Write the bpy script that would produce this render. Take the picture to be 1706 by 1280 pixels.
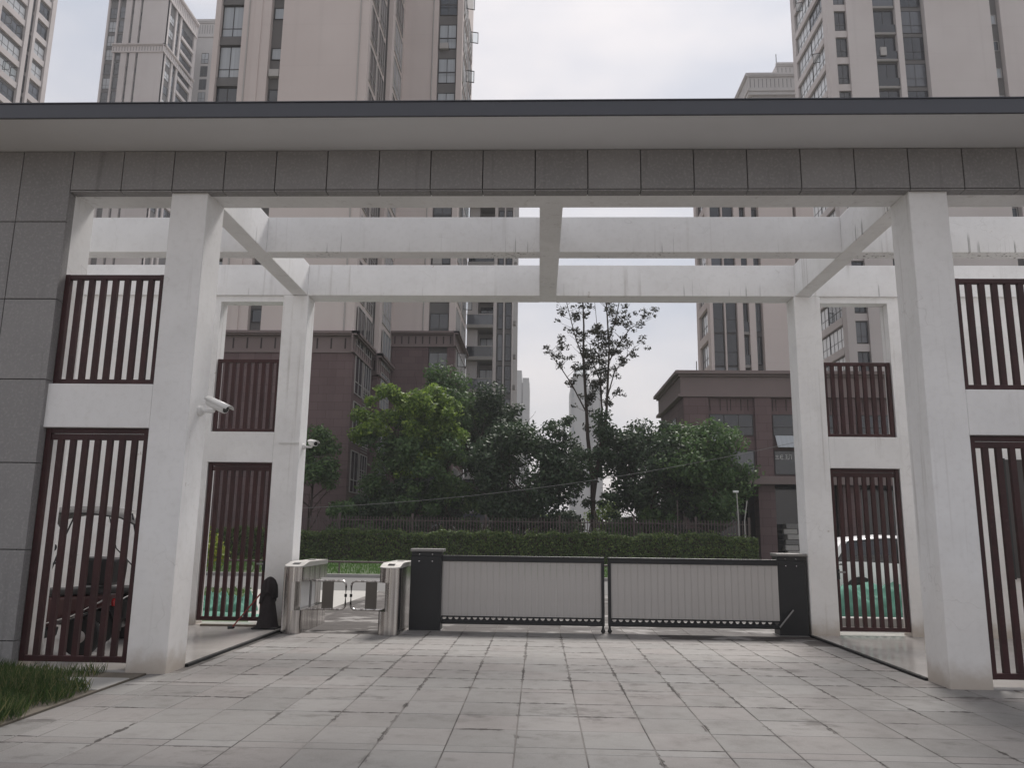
import bpy, bmesh, math, random
import numpy as np
from mathutils import Vector, Matrix

for o in list(bpy.data.objects):
    bpy.data.objects.remove(o, do_unlink=True)
scene = bpy.context.scene
COL = scene.collection
R = math.radians

# ------------------------------------------------------------------ camera
CAM = Vector((-0.649, -9.163, 1.6))
PITCH, ROLL, YAW, FPX = 0.1864, 0.0130, -0.0357, 1318.7


def cam_dir(v):
    x, y, z = v
    c, s = math.cos(PITCH), math.sin(PITCH)
    y, z = y * c - z * s, y * s + z * c
    c, s = math.cos(YAW), math.sin(YAW)
    return Vector((x * c + y * s, -x * s + y * c, z))


right = cam_dir((math.cos(ROLL), 0, math.sin(ROLL)))
up = cam_dir((-math.sin(ROLL), 0, math.cos(ROLL)))
fwd = cam_dir((0, 1, 0))
cam_data = bpy.data.cameras.new('camera')
cam_data.sensor_width = 36.0
cam_data.lens = 36.0 * FPX / 1706.0
cam_data.clip_start = 0.05
cam_data.clip_end = 3000
cam = bpy.data.objects.new('camera', cam_data)
COL.objects.link(cam)
m3 = Matrix((right, up, -fwd)).transposed()
cam.matrix_world = Matrix.Translation(CAM) @ m3.to_4x4()
scene.camera = cam

# ------------------------------------------------------------------ world: bright overcast, thin cloud over hazy blue
SUN_AZ, SUN_EL = 14.0, 56.0          # degrees to the right of +Y, above the horizon
world = bpy.data.worlds.new('World')
scene.world = world
world.use_nodes = True
nt = world.node_tree
nt.nodes.clear()
out = nt.nodes.new('ShaderNodeOutputWorld')
sky = nt.nodes.new('ShaderNodeTexSky')
sky.sky_type = 'NISHITA'
sky.sun_disc = False
sky.sun_elevation = R(SUN_EL)
sky.sun_rotation = R(SUN_AZ)
sky.air_density = 1.0
sky.dust_density = 4.0
bg1 = nt.nodes.new('ShaderNodeBackground')
bg1.inputs['Strength'].default_value = 0.06
nt.links.new(sky.outputs[0], bg1.inputs['Color'])
tc = nt.nodes.new('ShaderNodeTexCoord')
mp = nt.nodes.new('ShaderNodeMapping')
mp.inputs['Scale'].default_value = (1.0, 1.0, 2.2)
mp.inputs['Location'].default_value = (0.35, 0.1, 0.2)
nt.links.new(tc.outputs['Generated'], mp.inputs['Vector'])
nz = nt.nodes.new('ShaderNodeTexNoise')
nz.inputs['Scale'].default_value = 1.7
nz.inputs['Detail'].default_value = 5.0
nz.inputs['Roughness'].default_value = 0.5
nt.links.new(mp.outputs[0], nz.inputs['Vector'])
cr = nt.nodes.new('ShaderNodeValToRGB')
cr.color_ramp.elements[0].position = 0.40
cr.color_ramp.elements[0].color = (0.50, 0.53, 0.60, 1)
cr.color_ramp.elements[1].position = 0.60
cr.color_ramp.elements[1].color = (0.82, 0.775, 0.765, 1)
nt.links.new(nz.outputs['Fac'], cr.inputs['Fac'])
bg2 = nt.nodes.new('ShaderNodeBackground')
bg2.inputs['Strength'].default_value = 1.0
nt.links.new(cr.outputs[0], bg2.inputs['Color'])
# the veiled sun brightens the cloud around it
dt = nt.nodes.new('ShaderNodeVectorMath')
dt.operation = 'DOT_PRODUCT'
nt.links.new(tc.outputs['Generated'], dt.inputs[0])
dt.inputs[1].default_value = (math.sin(R(SUN_AZ)) * math.cos(R(SUN_EL)), math.cos(R(SUN_AZ)) * math.cos(R(SUN_EL)), math.sin(R(SUN_EL)))
mr = nt.nodes.new('ShaderNodeMapRange')
mr.inputs['From Min'].default_value = -1.0
mr.inputs['From Max'].default_value = 1.0
mr.inputs['To Min'].default_value = 0.68
mr.inputs['To Max'].default_value = 1.06
nt.links.new(dt.outputs['Value'], mr.inputs['Value'])
nt.links.new(mr.outputs[0], bg2.inputs['Strength'])
mx = nt.nodes.new('ShaderNodeMixShader')
mx.inputs[0].default_value = 0.78
nt.links.new(bg1.outputs[0], mx.inputs[1])
nt.links.new(bg2.outputs[0], mx.inputs[2])
nt.links.new(mx.outputs[0], out.inputs['Surface'])

sun_data = bpy.data.lights.new('sun', 'SUN')
sun_data.energy = 3.2
sun_data.angle = R(16)
sun_data.color = (1.0, 0.95, 0.9)
sun = bpy.data.objects.new('sun', sun_data)
COL.objects.link(sun)
sun_dir = Vector((math.sin(R(SUN_AZ)) * math.cos(R(SUN_EL)), math.cos(R(SUN_AZ)) * math.cos(R(SUN_EL)), math.sin(R(SUN_EL))))
sun.rotation_euler = (-sun_dir).to_track_quat('-Z', 'Y').to_euler()

vs = scene.view_settings
vs.view_transform = 'Standard'
vs.look = 'None'
vs.exposure = 0.43
vs.gamma = 1.0
vs.use_curve_mapping = False
scene.cycles.max_bounces = 7
scene.cycles.diffuse_bounces = 5
scene.cycles.glossy_bounces = 3
scene.cycles.transmission_bounces = 4
scene.cycles.transparent_max_bounces = 6
scene.cycles.volume_bounces = 0
scene.cycles.use_denoising = True
scene.cycles.sample_clamp_indirect = 4.0

# ------------------------------------------------------------------ helpers


def tag(o, label=None, cat=None, group=None, kind=None):
    if label:
        o['label'] = label
    if cat:
        o['category'] = cat
    if group:
        o['group'] = group
    if kind:
        o['kind'] = kind
    return o


def empty(name, loc=(0, 0, 0), rz=0.0):
    o = bpy.data.objects.new(name, None)
    o.empty_display_size = 0.2
    COL.objects.link(o)
    o.location = loc
    o.rotation_euler = (0, 0, rz)
    return o


class MB:
    """collects simple shapes into one mesh"""

    def __init__(self):
        self.v, self.f, self.m = [], [], []
        self.mi = 0

    def add(self, vs, fs):
        b = len(self.v)
        self.v += [tuple(p) for p in vs]
        self.f += [tuple(b + i for i in f) for f in fs]
        self.m += [self.mi] * len(fs)
        return self

    def box(self, x0, x1, y0, y1, z0, z1):
        vs = [(x0, y0, z0), (x1, y0, z0), (x1, y1, z0), (x0, y1, z0), (x0, y0, z1), (x1, y0, z1), (x1, y1, z1), (x0, y1, z1)]
        return self.add(vs, [(3, 2, 1, 0), (4, 5, 6, 7), (0, 1, 5, 4), (1, 2, 6, 5), (2, 3, 7, 6), (3, 0, 4, 7)])

    def prism(self, pts, z0, z1):
        n = len(pts)
        vs = [(x, y, z0) for x, y in pts] + [(x, y, z1) for x, y in pts]
        fs = [tuple(range(n - 1, -1, -1)), tuple(range(n, 2 * n))]
        fs += [(i, (i + 1) % n, n + (i + 1) % n, n + i) for i in range(n)]
        return self.add(vs, fs)

    def prism_y(self, pts, y0, y1):
        """polygon in x,z swept along y"""
        n = len(pts)
        vs = [(x, y0, z) for x, z in pts] + [(x, y1, z) for x, z in pts]
        fs = [tuple(range(n)), tuple(range(2 * n - 1, n - 1, -1))]
        fs += [((i + 1) % n, i, n + i, n + (i + 1) % n) for i in range(n)]
        return self.add(vs, fs)

    def tube(self, pts, rad, n=8, caps=True):
        pts = [Vector(p) for p in pts]
        rs = rad if isinstance(rad, (list, tuple)) else [rad] * len(pts)
        vs = []
        ref = None
        for i, p in enumerate(pts):
            d = (pts[min(i + 1, len(pts) - 1)] - pts[max(i - 1, 0)])
            d = d.normalized() if d.length > 1e-9 else Vector((0, 0, 1))
            if ref is None:
                ref = Vector((0, 0, 1)) if abs(d.z) < 0.9 else Vector((1, 0, 0))
            a = d.cross(ref)
            if a.length < 1e-6:
                a = d.cross(Vector((0, 1, 0)))
            a.normalize()
            b = d.cross(a).normalized()
            ref = -b if False else ref
            for k in range(n):
                t = 2 * math.pi * k / n
                vs.append(p + (a * math.cos(t) + b * math.sin(t)) * rs[i])
        fs = []
        for i in range(len(pts) - 1):
            for k in range(n):
                k2 = (k + 1) % n
                fs.append((i * n + k, i * n + k2, (i + 1) * n + k2, (i + 1) * n + k))
        if caps:
            fs.append(tuple(range(n - 1, -1, -1)))
            e = (len(pts) - 1) * n
            fs.append(tuple(range(e, e + n)))
        return self.add(vs, fs)

    def lathe(self, prof, c=(0, 0, 0), n=16, axis='z'):
        vs = []
        for r_, z in prof:
            for k in range(n):
                t = 2 * math.pi * k / n
                a, b = r_ * math.cos(t), r_ * math.sin(t)
                p = (a, b, z) if axis == 'z' else ((a, z, b) if axis == 'y' else (z, a, b))
                vs.append((c[0] + p[0], c[1] + p[1], c[2] + p[2]))
        fs = []
        for i in range(len(prof) - 1):
            for k in range(n):
                k2 = (k + 1) % n
                fs.append((i * n + k, i * n + k2, (i + 1) * n + k2, (i + 1) * n + k))
        fs.append(tuple(range(n - 1, -1, -1)))
        e = (len(prof) - 1) * n
        fs.append(tuple(range(e, e + n)))
        return self.add(vs, fs)

    def mesh(self, name, mats):
        me = bpy.data.meshes.new(name)
        me.from_pydata(self.v, [], self.f)
        for m in (mats if isinstance(mats, (list, tuple)) else [mats]):
            me.materials.append(m)
        if any(self.m):
            me.polygons.foreach_set('material_index', self.m)
        bm = bmesh.new()
        bm.from_mesh(me)
        bmesh.ops.recalc_face_normals(bm, faces=bm.faces)
        bm.to_mesh(me)
        bm.free()
        me.update()
        return me

    def build(self, name, mats, parent=None, bevel=0.0, smooth=False, seg=2):
        me = self.mesh(name, mats)
        o = bpy.data.objects.new(name, me)
        COL.objects.link(o)
        if parent is not None:
            o.parent = parent
        if smooth:
            for p in me.polygons:
                p.use_smooth = True
            me.set_sharp_from_angle(angle=R(38))
        if bevel > 0:
            b = o.modifiers.new('bevel', 'BEVEL')
            b.width = bevel
            b.segments = seg
            b.limit_method = 'ANGLE'
            b.angle_limit = R(40)
            if smooth:
                b.harden_normals = True
        return o


def inst(name, me, parent=None, loc=(0, 0, 0), rz=0.0):
    o = bpy.data.objects.new(name, me)
    COL.objects.link(o)
    o.parent = parent
    o.location = loc
    if rz:
        o.rotation_euler = (0, 0, rz)
    return o


# ------------------------------------------------------------------ materials


class NT:
    def __init__(self, name):
        self.mat = bpy.data.materials.new(name)
        self.mat.use_nodes = True
        self.t = self.mat.node_tree
        self.b = self.t.nodes['Principled BSDF']
        self.out = self.t.nodes['Material Output']

    def n(self, typ, **kw):
        nd = self.t.nodes.new(typ)
        for k, v in kw.items():
            setattr(nd, k, v)
        return nd

    def l(self, a, b):
        self.t.links.new(a, b)

    def val(self, sock, v):
        if hasattr(v, 'links') or hasattr(v, 'is_linked'):
            self.l(v, sock)
        else:
            sock.default_value = v

    def math(self, op, a, b=None, c=None, clamp=False):
        nd = self.n('ShaderNodeMath', operation=op, use_clamp=clamp)
        self.val(nd.inputs[0], a)
        if b is not None:
            self.val(nd.inputs[1], b)
        if c is not None:
            self.val(nd.inputs[2], c)
        return nd.outputs[0]

    def pos(self):
        return self.n('ShaderNodeNewGeometry').outputs['Position']

    def xyz(self, v):
        s = self.n('ShaderNodeSeparateXYZ')
        self.l(v, s.inputs[0])
        return s.outputs

    def map(self, v, scale=(1, 1, 1), loc=(0, 0, 0)):
        m = self.n('ShaderNodeMapping')
        m.inputs['Scale'].default_value = scale
        m.inputs['Location'].default_value = loc
        self.l(v, m.inputs['Vector'])
        return m.outputs[0]

    def noise(self, v, scale=5.0, detail=4.0, rough=0.55):
        nd = self.n('ShaderNodeTexNoise')
        nd.inputs['Scale'].default_value = scale
        nd.inputs['Detail'].default_value = detail
        nd.inputs['Roughness'].default_value = rough
        self.l(v, nd.inputs['Vector'])
        return nd.outputs['Fac']

    def ss(self, v, a, b, lo=0.0, hi=1.0):
        nd = self.n('ShaderNodeMapRange', interpolation_type='SMOOTHSTEP')
        self.val(nd.inputs['Value'], v)
        nd.inputs['From Min'].default_value = a
        nd.inputs['From Max'].default_value = b
        nd.inputs['To Min'].default_value = lo
        nd.inputs['To Max'].default_value = hi
        return nd.outputs[0]

    def mix(self, fac, a, b, mode='MIX'):
        nd = self.n('ShaderNodeMix', data_type='RGBA', blend_type=mode)
        self.val(nd.inputs['Factor'], fac)
        for s, v in ((nd.inputs['A'], a), (nd.inputs['B'], b)):
            pass
        A = [i for i in nd.inputs if i.name == 'A' and i.type == 'RGBA'][0]
        B = [i for i in nd.inputs if i.name == 'B' and i.type == 'RGBA'][0]
        for s, v in ((A, a), (B, b)):
            if hasattr(v, 'is_linked'):
                self.l(v, s)
            else:
                s.default_value = (*v, 1) if len(v) == 3 else v
        return [o for o in nd.outputs if o.type == 'RGBA'][0]

    def ramp(self, v, els):
        nd = self.n('ShaderNodeValToRGB')
        e = nd.color_ramp.elements
        while len(e) < len(els):
            e.new(0.5)
        for i, (p, c) in enumerate(els):
            e[i].position = p
            e[i].color = (*c, 1)
        self.l(v, nd.inputs['Fac'])
        return nd.outputs['Color']

    def bump(self, h, strength=0.3, dist=0.01):
        nd = self.n('ShaderNodeBump')
        nd.inputs['Strength'].default_value = strength
        nd.inputs['Distance'].default_value = dist
        self.l(h, nd.inputs['Height'])
        self.l(nd.outputs[0], self.b.inputs['Normal'])

    def fin(self, color=None, rough=None, metal=None, spec=None):
        if color is not None:
            if hasattr(color, 'is_linked'):
                self.l(color, self.b.inputs['Base Color'])
            else:
                self.b.inputs['Base Color'].default_value = (*color, 1)
        if rough is not None:
            self.val(self.b.inputs['Roughness'], rough)
        if metal is not None:
            self.b.inputs['Metallic'].default_value = metal
        if spec is not None:
            self.b.inputs['Specular IOR Level'].default_value = spec
        return self.mat


def simple(name, col, rough=0.6, metal=0.0, var=0.12, scale=6.0, spec=0.5, bump=0.0):
    t = NT(name)
    p = t.n('ShaderNodeTexCoord').outputs['Object']
    nf = t.noise(p, scale, 5)
    dark = tuple(c * (1 - var) for c in col)
    lite = tuple(min(1, c * (1 + var)) for c in col)
    c = t.mix(nf, dark, lite)
    if bump:
        t.bump(t.noise(p, scale * 8, 3), bump, 0.005)
    r = t.ss(nf, 0.2, 0.8, max(0.02, rough - 0.07), min(1, rough + 0.07))
    return t.fin(c, r, metal, spec)


M = {}


def m_plaster():
    t = NT('white_plaster')
    p = t.pos()
    x, y, z = t.xyz(p)
    n1 = t.noise(p, 1.1, 4)
    base = t.mix(t.ss(n1, 0.3, 0.7), (0.765, 0.765, 0.765), (0.835, 0.835, 0.835))
    fine = t.noise(p, 14, 4)
    base = t.mix(t.math('MULTIPLY', t.ss(fine, 0.45, 0.8), 0.22), base, (0.58, 0.57, 0.55))
    # vertical run-off streaks
    st = t.noise(t.map(p, (9, 9, 0.25)), 1.0, 3, 0.6)
    big = t.noise(t.map(p, (1.2, 1.2, 0.6)), 1.0, 2)
    f = t.math('MULTIPLY', t.ss(st, 0.55, 0.78), t.ss(big, 0.42, 0.65))
    base = t.mix(t.math('MULTIPLY', f, 0.62), base, (0.42, 0.40, 0.375))
    # dark drip marks along the lower edge of the beams
    dr = t.noise(t.map(p, (15, 15, 0.0)), 1.0, 2, 0.7)
    dz = t.noise(t.map(p, (1.1, 1.1, 0.0)), 1.0, 1)
    hgt = t.noise(t.map(p, (13, 13, 0.0)), 1.0, 0)
    top = t.math('ADD', 5.77, t.math('MULTIPLY', hgt, 0.42))
    band = t.math('MULTIPLY', t.math('GREATER_THAN', z, 5.765), t.ss(t.math('SUBTRACT', z, top), -0.12, 0.03, 1, 0))
    f2 = t.math('MULTIPLY', t.math('MULTIPLY', t.ss(dr, 0.56, 0.66), t.ss(dz, 0.49, 0.62)), band)
    base = t.mix(t.math('MULTIPLY', f2, 0.72), base, (0.09, 0.085, 0.08))
    # splash dirt at the foot of walls and columns
    gn = t.noise(p, 5, 4)
    g = t.ss(t.math('ADD', z, t.math('MULTIPLY', gn, 0.35)), 0.18, 0.52, 1, 0)
    base = t.mix(t.math('MULTIPLY', g, 0.75), base, (0.36, 0.30, 0.24))
    # yellowed lower walls with an uneven upper limit
    yl = t.ss(t.math('ADD', z, t.math('MULTIPLY', t.noise(p, 1.4, 4, 0.6), 1.6)), 1.4, 2.6, 1, 0)
    base = t.mix(t.math('MULTIPLY', yl, 0.2), base, (0.60, 0.53, 0.44))
    mot = t.noise(p, 2.6, 5, 0.65)
    base = t.mix(t.math('MULTIPLY', t.ss(mot, 0.5, 0.72), 0.18), base, (0.58, 0.565, 0.55))
    # hairline cracks
    vo = t.n('ShaderNodeTexVoronoi', feature='DISTANCE_TO_EDGE')
    vo.inputs['Scale'].default_value = 0.9
    wv = t.n('ShaderNodeVectorMath', operation='ADD')
    t.l(p, wv.inputs[0])
    nzv = t.n('ShaderNodeTexNoise')
    nzv.inputs['Scale'].default_value = 2.2
    t.l(p, nzv.inputs['Vector'])
    t.l(nzv.outputs['Color'], wv.inputs[1])
    t.l(wv.outputs[0], vo.inputs['Vector'])
    ck = t.math('MULTIPLY', t.ss(vo.outputs['Distance'], 0.0, 0.006, 1, 0), t.ss(t.noise(p, 0.6, 2), 0.50, 0.6))
    base = t.mix(t.math('MULTIPLY', ck, 0.2), base, (0.30, 0.28, 0.26))
    # small chips and stains
    ch = t.noise(p, 3.2, 6, 0.7)
    base = t.mix(t.math('MULTIPLY', t.ss(ch, 0.67, 0.72), 0.6), base, (0.40, 0.36, 0.32))
    t.bump(fine, 0.12, 0.004)
    return t.fin(base, 0.82, 0, 0.3)


def m_cladding():
    t = NT('dark_stone_cladding')
    p = t.pos()
    oi = t.n('ShaderNodeObjectInfo').outputs['Random']
    c = t.mix(oi, (0.215, 0.211, 0.211), (0.285, 0.279, 0.279))
    c = t.mix(t.ss(t.noise(p, 2.3, 5), 0.3, 0.75), c, (0.248, 0.242, 0.243))
    c = t.mix(t.math('MULTIPLY', t.ss(t.noise(p, 32, 4), 0.45, 0.75), 0.42), c, (0.40, 0.385, 0.38))
    st = t.noise(t.map(p, (7, 7, 0.35)), 1.0, 3)
    c = t.mix(t.math('MULTIPLY', t.ss(st, 0.58, 0.8), 0.4), c, (0.07, 0.067, 0.067))
    t.bump(t.noise(p, 70, 3), 0.08, 0.002)
    return t.fin(c, 0.55, 0, 0.35)


def m_paver():
    t = NT('stone_paver')
    p = t.pos()
    oi = t.n('ShaderNodeObjectInfo').outputs['Random']
    c = t.ramp(oi, [(0.0, (0.185, 0.179, 0.172)), (0.35, (0.215, 0.210, 0.202)), (0.7, (0.212, 0.196, 0.188)), (1.0, (0.245, 0.240, 0.232))])
    n1 = t.noise(p, 0.55, 4, 0.6)
    c = t.mix(t.math('MULTIPLY', t.ss(n1, 0.42, 0.7), 0.5), c, (0.135, 0.123, 0.117))
    n2 = t.noise(p, 3.5, 6, 0.65)
    c = t.mix(t.math('MULTIPLY', t.ss(n2, 0.5, 0.72), 0.5), c, (0.125, 0.114, 0.108))
    c = t.mix(t.math('MULTIPLY', t.ss(t.noise(p, 90, 3), 0.4, 0.75), 0.35), c, (0.31, 0.303, 0.292))
    # black dirt caught along some of the joints
    ob = t.n('ShaderNodeTexCoord').outputs['Object']
    ox, oy, oz = t.xyz(ob)
    ex = t.math('ABSOLUTE', ox)
    ey = t.math('ABSOLUTE', oy)
    jw = t.math('MULTIPLY', t.ss(t.noise(p, 7, 4, 0.7), 0.30, 0.75), 0.042)
    mxx = t.math('GREATER_THAN', t.math('ADD', ex, jw), 0.268)
    myy = t.math('GREATER_THAN', t.math('ADD', ey, jw), 0.268)
    px_, py_, pz_ = t.xyz(p)
    nearg = t.math('MULTIPLY', t.ss(py_, -2.2, 0.4), 0.115)
    sel = t.ss(t.math('ADD', t.noise(p, 1.3, 3, 0.6), nearg), 0.555, 0.63)
    sel2 = t.ss(t.math('ADD', t.noise(t.map(p, (0.7, 1.9, 1), (3, 7, 1)), 1.0, 3, 0.6), nearg), 0.55, 0.62)
    jm = t.math('MAXIMUM', t.math('MULTIPLY', mxx, sel), t.math('MULTIPLY', myy, sel2))
    c = t.mix(t.math('MULTIPLY', jm, 0.88), c, (0.026, 0.020, 0.018))
    # damp blotches
    bl = t.noise(t.map(p, (0.9, 1.6, 1), (11, 5, 2)), 1.0, 6, 0.72)
    c = t.mix(t.math('MULTIPLY', t.ss(bl, 0.57, 0.66), 0.6), c, (0.075, 0.066, 0.062))
    # tyre scuffs running through the gateway
    sc = t.noise(t.map(p, (3.2, 0.16, 1)), 1.0, 4, 0.6)
    c = t.mix(t.math('MULTIPLY', t.ss(sc, 0.58, 0.75), 0.35), c, (0.17, 0.155, 0.15))
    sc2 = t.noise(t.map(p, (0.25, 5.0, 1)), 1.0, 4, 0.65)
    c = t.mix(t.math('MULTIPLY', t.ss(sc2, 0.6, 0.74), 0.35), c, (0.16, 0.145, 0.14))
    t.bump(t.noise(p, 90, 3), 0.15, 0.003)
    return t.fin(c, t.ss(n2, 0.2, 0.8, 0.5, 0.75), 0, 0.35)


def m_joint():
    t = NT('paving_joint')
    p = t.pos()
    n1 = t.noise(p, 0.9, 4, 0.65)
    c = t.mix(t.ss(n1, 0.40, 0.60), (0.17, 0.158, 0.148), (0.045, 0.040, 0.037))
    return t.fin(c, 0.9)


def m_slat():
    t = NT('dark_red_metal')
    p = t.pos()
    c = t.mix(t.ss(t.noise(p, 3, 4), 0.3, 0.7), (0.033, 0.011, 0.012), (0.050, 0.016, 0.017))
    c = t.mix(t.math('MULTIPLY', t.ss(t.noise(p, 22, 4), 0.55, 0.8), 0.3), c, (0.10, 0.06, 0.055))
    return t.fin(c, 0.45, 0, 0.4)


def m_leaf(name, a, b, c3, trans=0.35):
    t = NT(name)
    rnd = t.n('ShaderNodeNewGeometry').outputs['Random Per Island']
    c = t.ramp(rnd, [(0.0, a), (0.6, b), (1.0, c3)])
    p = t.pos()
    c = t.mix(t.math('MULTIPLY', t.ss(t.noise(p, 0.7, 3), 0.4, 0.7), 0.45), c, a)
    t.fin(c, 0.55, 0, 0.35)
    tr = t.n('ShaderNodeBsdfTranslucent')
    t.l(c, tr.inputs['Color'])
    mxs = t.n('ShaderNodeMixShader')
    mxs.inputs[0].default_value = trans
    t.l(t.b.outputs[0], mxs.inputs[1])
    t.l(tr.outputs[0], mxs.inputs[2])
    t.l(mxs.outputs[0], t.out.inputs['Surface'])
    return t.mat


def m_tower(name, a, b, joint=3.27, streak=0.4):
    t = NT(name)
    p = t.pos()
    x, y, z = t.xyz(p)
    c = t.mix(t.ss(t.noise(p, 0.10, 4), 0.3, 0.7), a, b)
    st = t.noise(t.map(p, (1.1, 1.1, 0.03)), 1.0, 4)
    c = t.mix(t.math('MULTIPLY', t.ss(st, 0.5, 0.8), streak), c, tuple(k * 0.78 for k in a))
    fr = t.math('FRACT', t.math('DIVIDE', z, joint))
    ln = t.math('LESS_THAN', t.math('ABSOLUTE', t.math('SUBTRACT', fr, 0.5)), 0.010)
    c = t.mix(t.math('MULTIPLY', ln, 0.10), c, tuple(k * 0.6 for k in a))
    t.bump(t.noise(p, 5, 3), 0.1, 0.02)
    return t.fin(c, 0.85, 0, 0.3)


def m_stone(name, a, b, bw=1.1, bh=0.55):
    t = NT(name)
    p = t.pos()
    x, y, z = t.xyz(p)
    cb = t.n('ShaderNodeCombineXYZ')
    t.l(t.math('ADD', x, y), cb.inputs[0])
    t.l(z, cb.inputs[1])
    br = t.n('ShaderNodeTexBrick')
    br.inputs['Scale'].default_value = 1.0
    br.inputs['Brick Width'].default_value = bw
    br.inputs['Row Height'].default_value = bh
    br.inputs['Mortar Size'].default_value = 0.012
    br.inputs['Color1'].default_value = (*a, 1)
    br.inputs['Color2'].default_value = (*b, 1)
    br.inputs['Mortar'].default_value = (*[k * 0.6 for k in a], 1)
    t.l(cb.outputs[0], br.inputs['Vector'])
    st = t.noise(t.map(p, (1.5, 1.5, 0.08)), 1.0, 4)
    c = t.mix(t.math('MULTIPLY', t.ss(st, 0.5, 0.8), 0.45), br.outputs['Color'], tuple(k * 0.6 for k in a))
    return t.fin(c, 0.75, 0, 0.3)


def m_glass(name, dark=(0.02, 0.025, 0.032), lite=(0.25, 0.26, 0.27), pale=0.3):
    """window pane: dark room behind, some pale with curtains and sky reflection put into the colour"""
    t = NT(name)
    rnd = t.n('ShaderNodeObjectInfo').outputs['Random']
    p = t.n('ShaderNodeTexCoord').outputs['Object']
    cur = t.noise(t.map(p, (7, 7, 0.1)), 1.0, 2)
    c = t.mix(t.ss(rnd, 1 - pale - 0.05, 1 - pale + 0.05), dark, t.mix(cur, tuple(k * 0.6 for k in lite), lite))
    return t.fin(c, 0.06, 0, 0.9)


def m_steel():
    t = NT('brushed_banded_steel')
    p = t.pos()
    n2 = t.noise(p, 1.6, 2)
    st = t.noise(t.map(p, (16, 16, 0.12)), 1.0, 3, 0.6)
    c = t.mix(t.ss(st, 0.36, 0.62), (0.30, 0.275, 0.265), (0.72, 0.70, 0.68))  # brushing plus dark and bright reflection bands painted into the colour
    return t.fin(c, t.ss(n2, 0.3, 0.7, 0.16, 0.22), 1.0)


M['plaster'] = m_plaster()
M['clad'] = m_cladding()
M['paver'] = m_paver()
M['joint'] = m_joint()
M['slat'] = m_slat()
M['steel'] = m_steel()
M['lid_steel'] = simple('satin_steel_lid', (0.62, 0.61, 0.59), 0.38, 0.7, 0.06, 3)
M['groove'] = simple('cladding_groove', (0.012, 0.012, 0.012), 0.9)
M['fascia'] = simple('grey_blue_metal', (0.064, 0.069, 0.084), 0.42, 0.0, 0.1, 1.5)
M['soffit'] = simple('soffit_board', (0.69, 0.70, 0.715), 0.75, 0, 0.08, 0.7)
M['black_metal'] = simple('black_metal', (0.013, 0.014, 0.016), 0.42, 0.0, 0.2, 4)
M['grey_metal'] = simple('grey_metal', (0.23, 0.225, 0.22), 0.4, 0.4, 0.12, 5)
M['gate_panel'] = simple('ribbed_aluminium', (0.47, 0.45, 0.435), 0.5, 0.1, 0.16, 1.3)
M['white_plastic'] = simple('white_plastic', (0.72, 0.72, 0.71), 0.4, 0, 0.05, 4)
M['black_plastic'] = simple('black_plastic', (0.012, 0.012, 0.013), 0.4, 0, 0.15, 5)
M['dark_glass'] = simple('dark_tinted_glass', (0.012, 0.014, 0.016), 0.08, 0, 0.05, 3, 0.8)
M['brown_panel'] = simple('brown_acrylic', (0.13, 0.115, 0.10), 0.3, 0, 0.1, 3)
M['rubber'] = simple('rubber', (0.014, 0.014, 0.014), 0.8, 0, 0.2, 12)
M['cone_cloth'] = simple('dark_cloth', (0.036, 0.031, 0.032), 0.9, 0, 0.35, 20, 0.2)
M['red_paint'] = simple('faded_red_paint', (0.055, 0.013, 0.014), 0.4, 0, 0.25, 6)
M['broom_red'] = simple('red_broom_paint', (0.22, 0.03, 0.028), 0.45, 0, 0.2, 6)
M['chrome'] = simple('chrome', (0.62, 0.62, 0.62), 0.12, 1.0, 0.05, 5)
M['canopy'] = simple('grey_canopy_sheet', (0.20, 0.195, 0.19), 0.5, 0, 0.15, 5)
M['seat'] = simple('black_vinyl', (0.02, 0.02, 0.021), 0.5, 0, 0.2, 10)
M['car_white'] = simple('white_car_paint', (0.78, 0.78, 0.78), 0.2, 0, 0.02, 2)
M['amber'] = simple('amber_lens', (0.55, 0.17, 0.02), 0.2)
M['red_lens'] = simple('red_lens', (0.30, 0.01, 0.012), 0.15)
M['net'] = simple('green_dust_net', (0.10, 0.235, 0.185), 0.8, 0, 0.7, 4, 0.2)
M['asphalt'] = simple('asphalt', (0.13, 0.128, 0.125), 0.85, 0, 0.2, 0.6)
M['kerb'] = simple('kerb_stone', (0.30, 0.29, 0.28), 0.8, 0, 0.2, 2)
M['soil'] = simple('bare_ground', (0.15, 0.13, 0.105), 0.95, 0, 0.3, 0.4)
M['lawn'] = simple('lawn_ground', (0.045, 0.075, 0.024), 0.9, 0, 0.4, 1.2)
M['bay'] = simple('polished_floor_stone', (0.42, 0.40, 0.38), 0.22, 0, 0.10, 1.1)
M['concrete'] = simple('pale_concrete', (0.36, 0.35, 0.33), 0.85, 0, 0.22, 4)
M['bark'] = simple('bark', (0.055, 0.042, 0.034), 0.95, 0, 0.35, 8, 0.2)
M['stake'] = simple('weathered_pole', (0.14, 0.115, 0.09), 0.9, 0, 0.3, 5)
M['fence'] = simple('dark_fence_metal', (0.095, 0.070, 0.066), 0.6, 0, 0.2, 4)
M['leaf_light'] = m_leaf('leaf_light', (0.075, 0.130, 0.030), (0.165, 0.260, 0.046), (0.35, 0.455, 0.085), 0.36)
M['leaf_mid'] = m_leaf('leaf_mid', (0.056, 0.105, 0.039), (0.089, 0.160, 0.053), (0.146, 0.224, 0.073))
M['leaf_dark'] = m_leaf('leaf_dark', (0.030, 0.053, 0.030), (0.047, 0.080, 0.038), (0.080, 0.122, 0.055), 0.25)
M['leaf_olive'] = m_leaf('leaf_olive', (0.030, 0.030, 0.020), (0.040, 0.042, 0.026), (0.058, 0.060, 0.034), 0.2)
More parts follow.
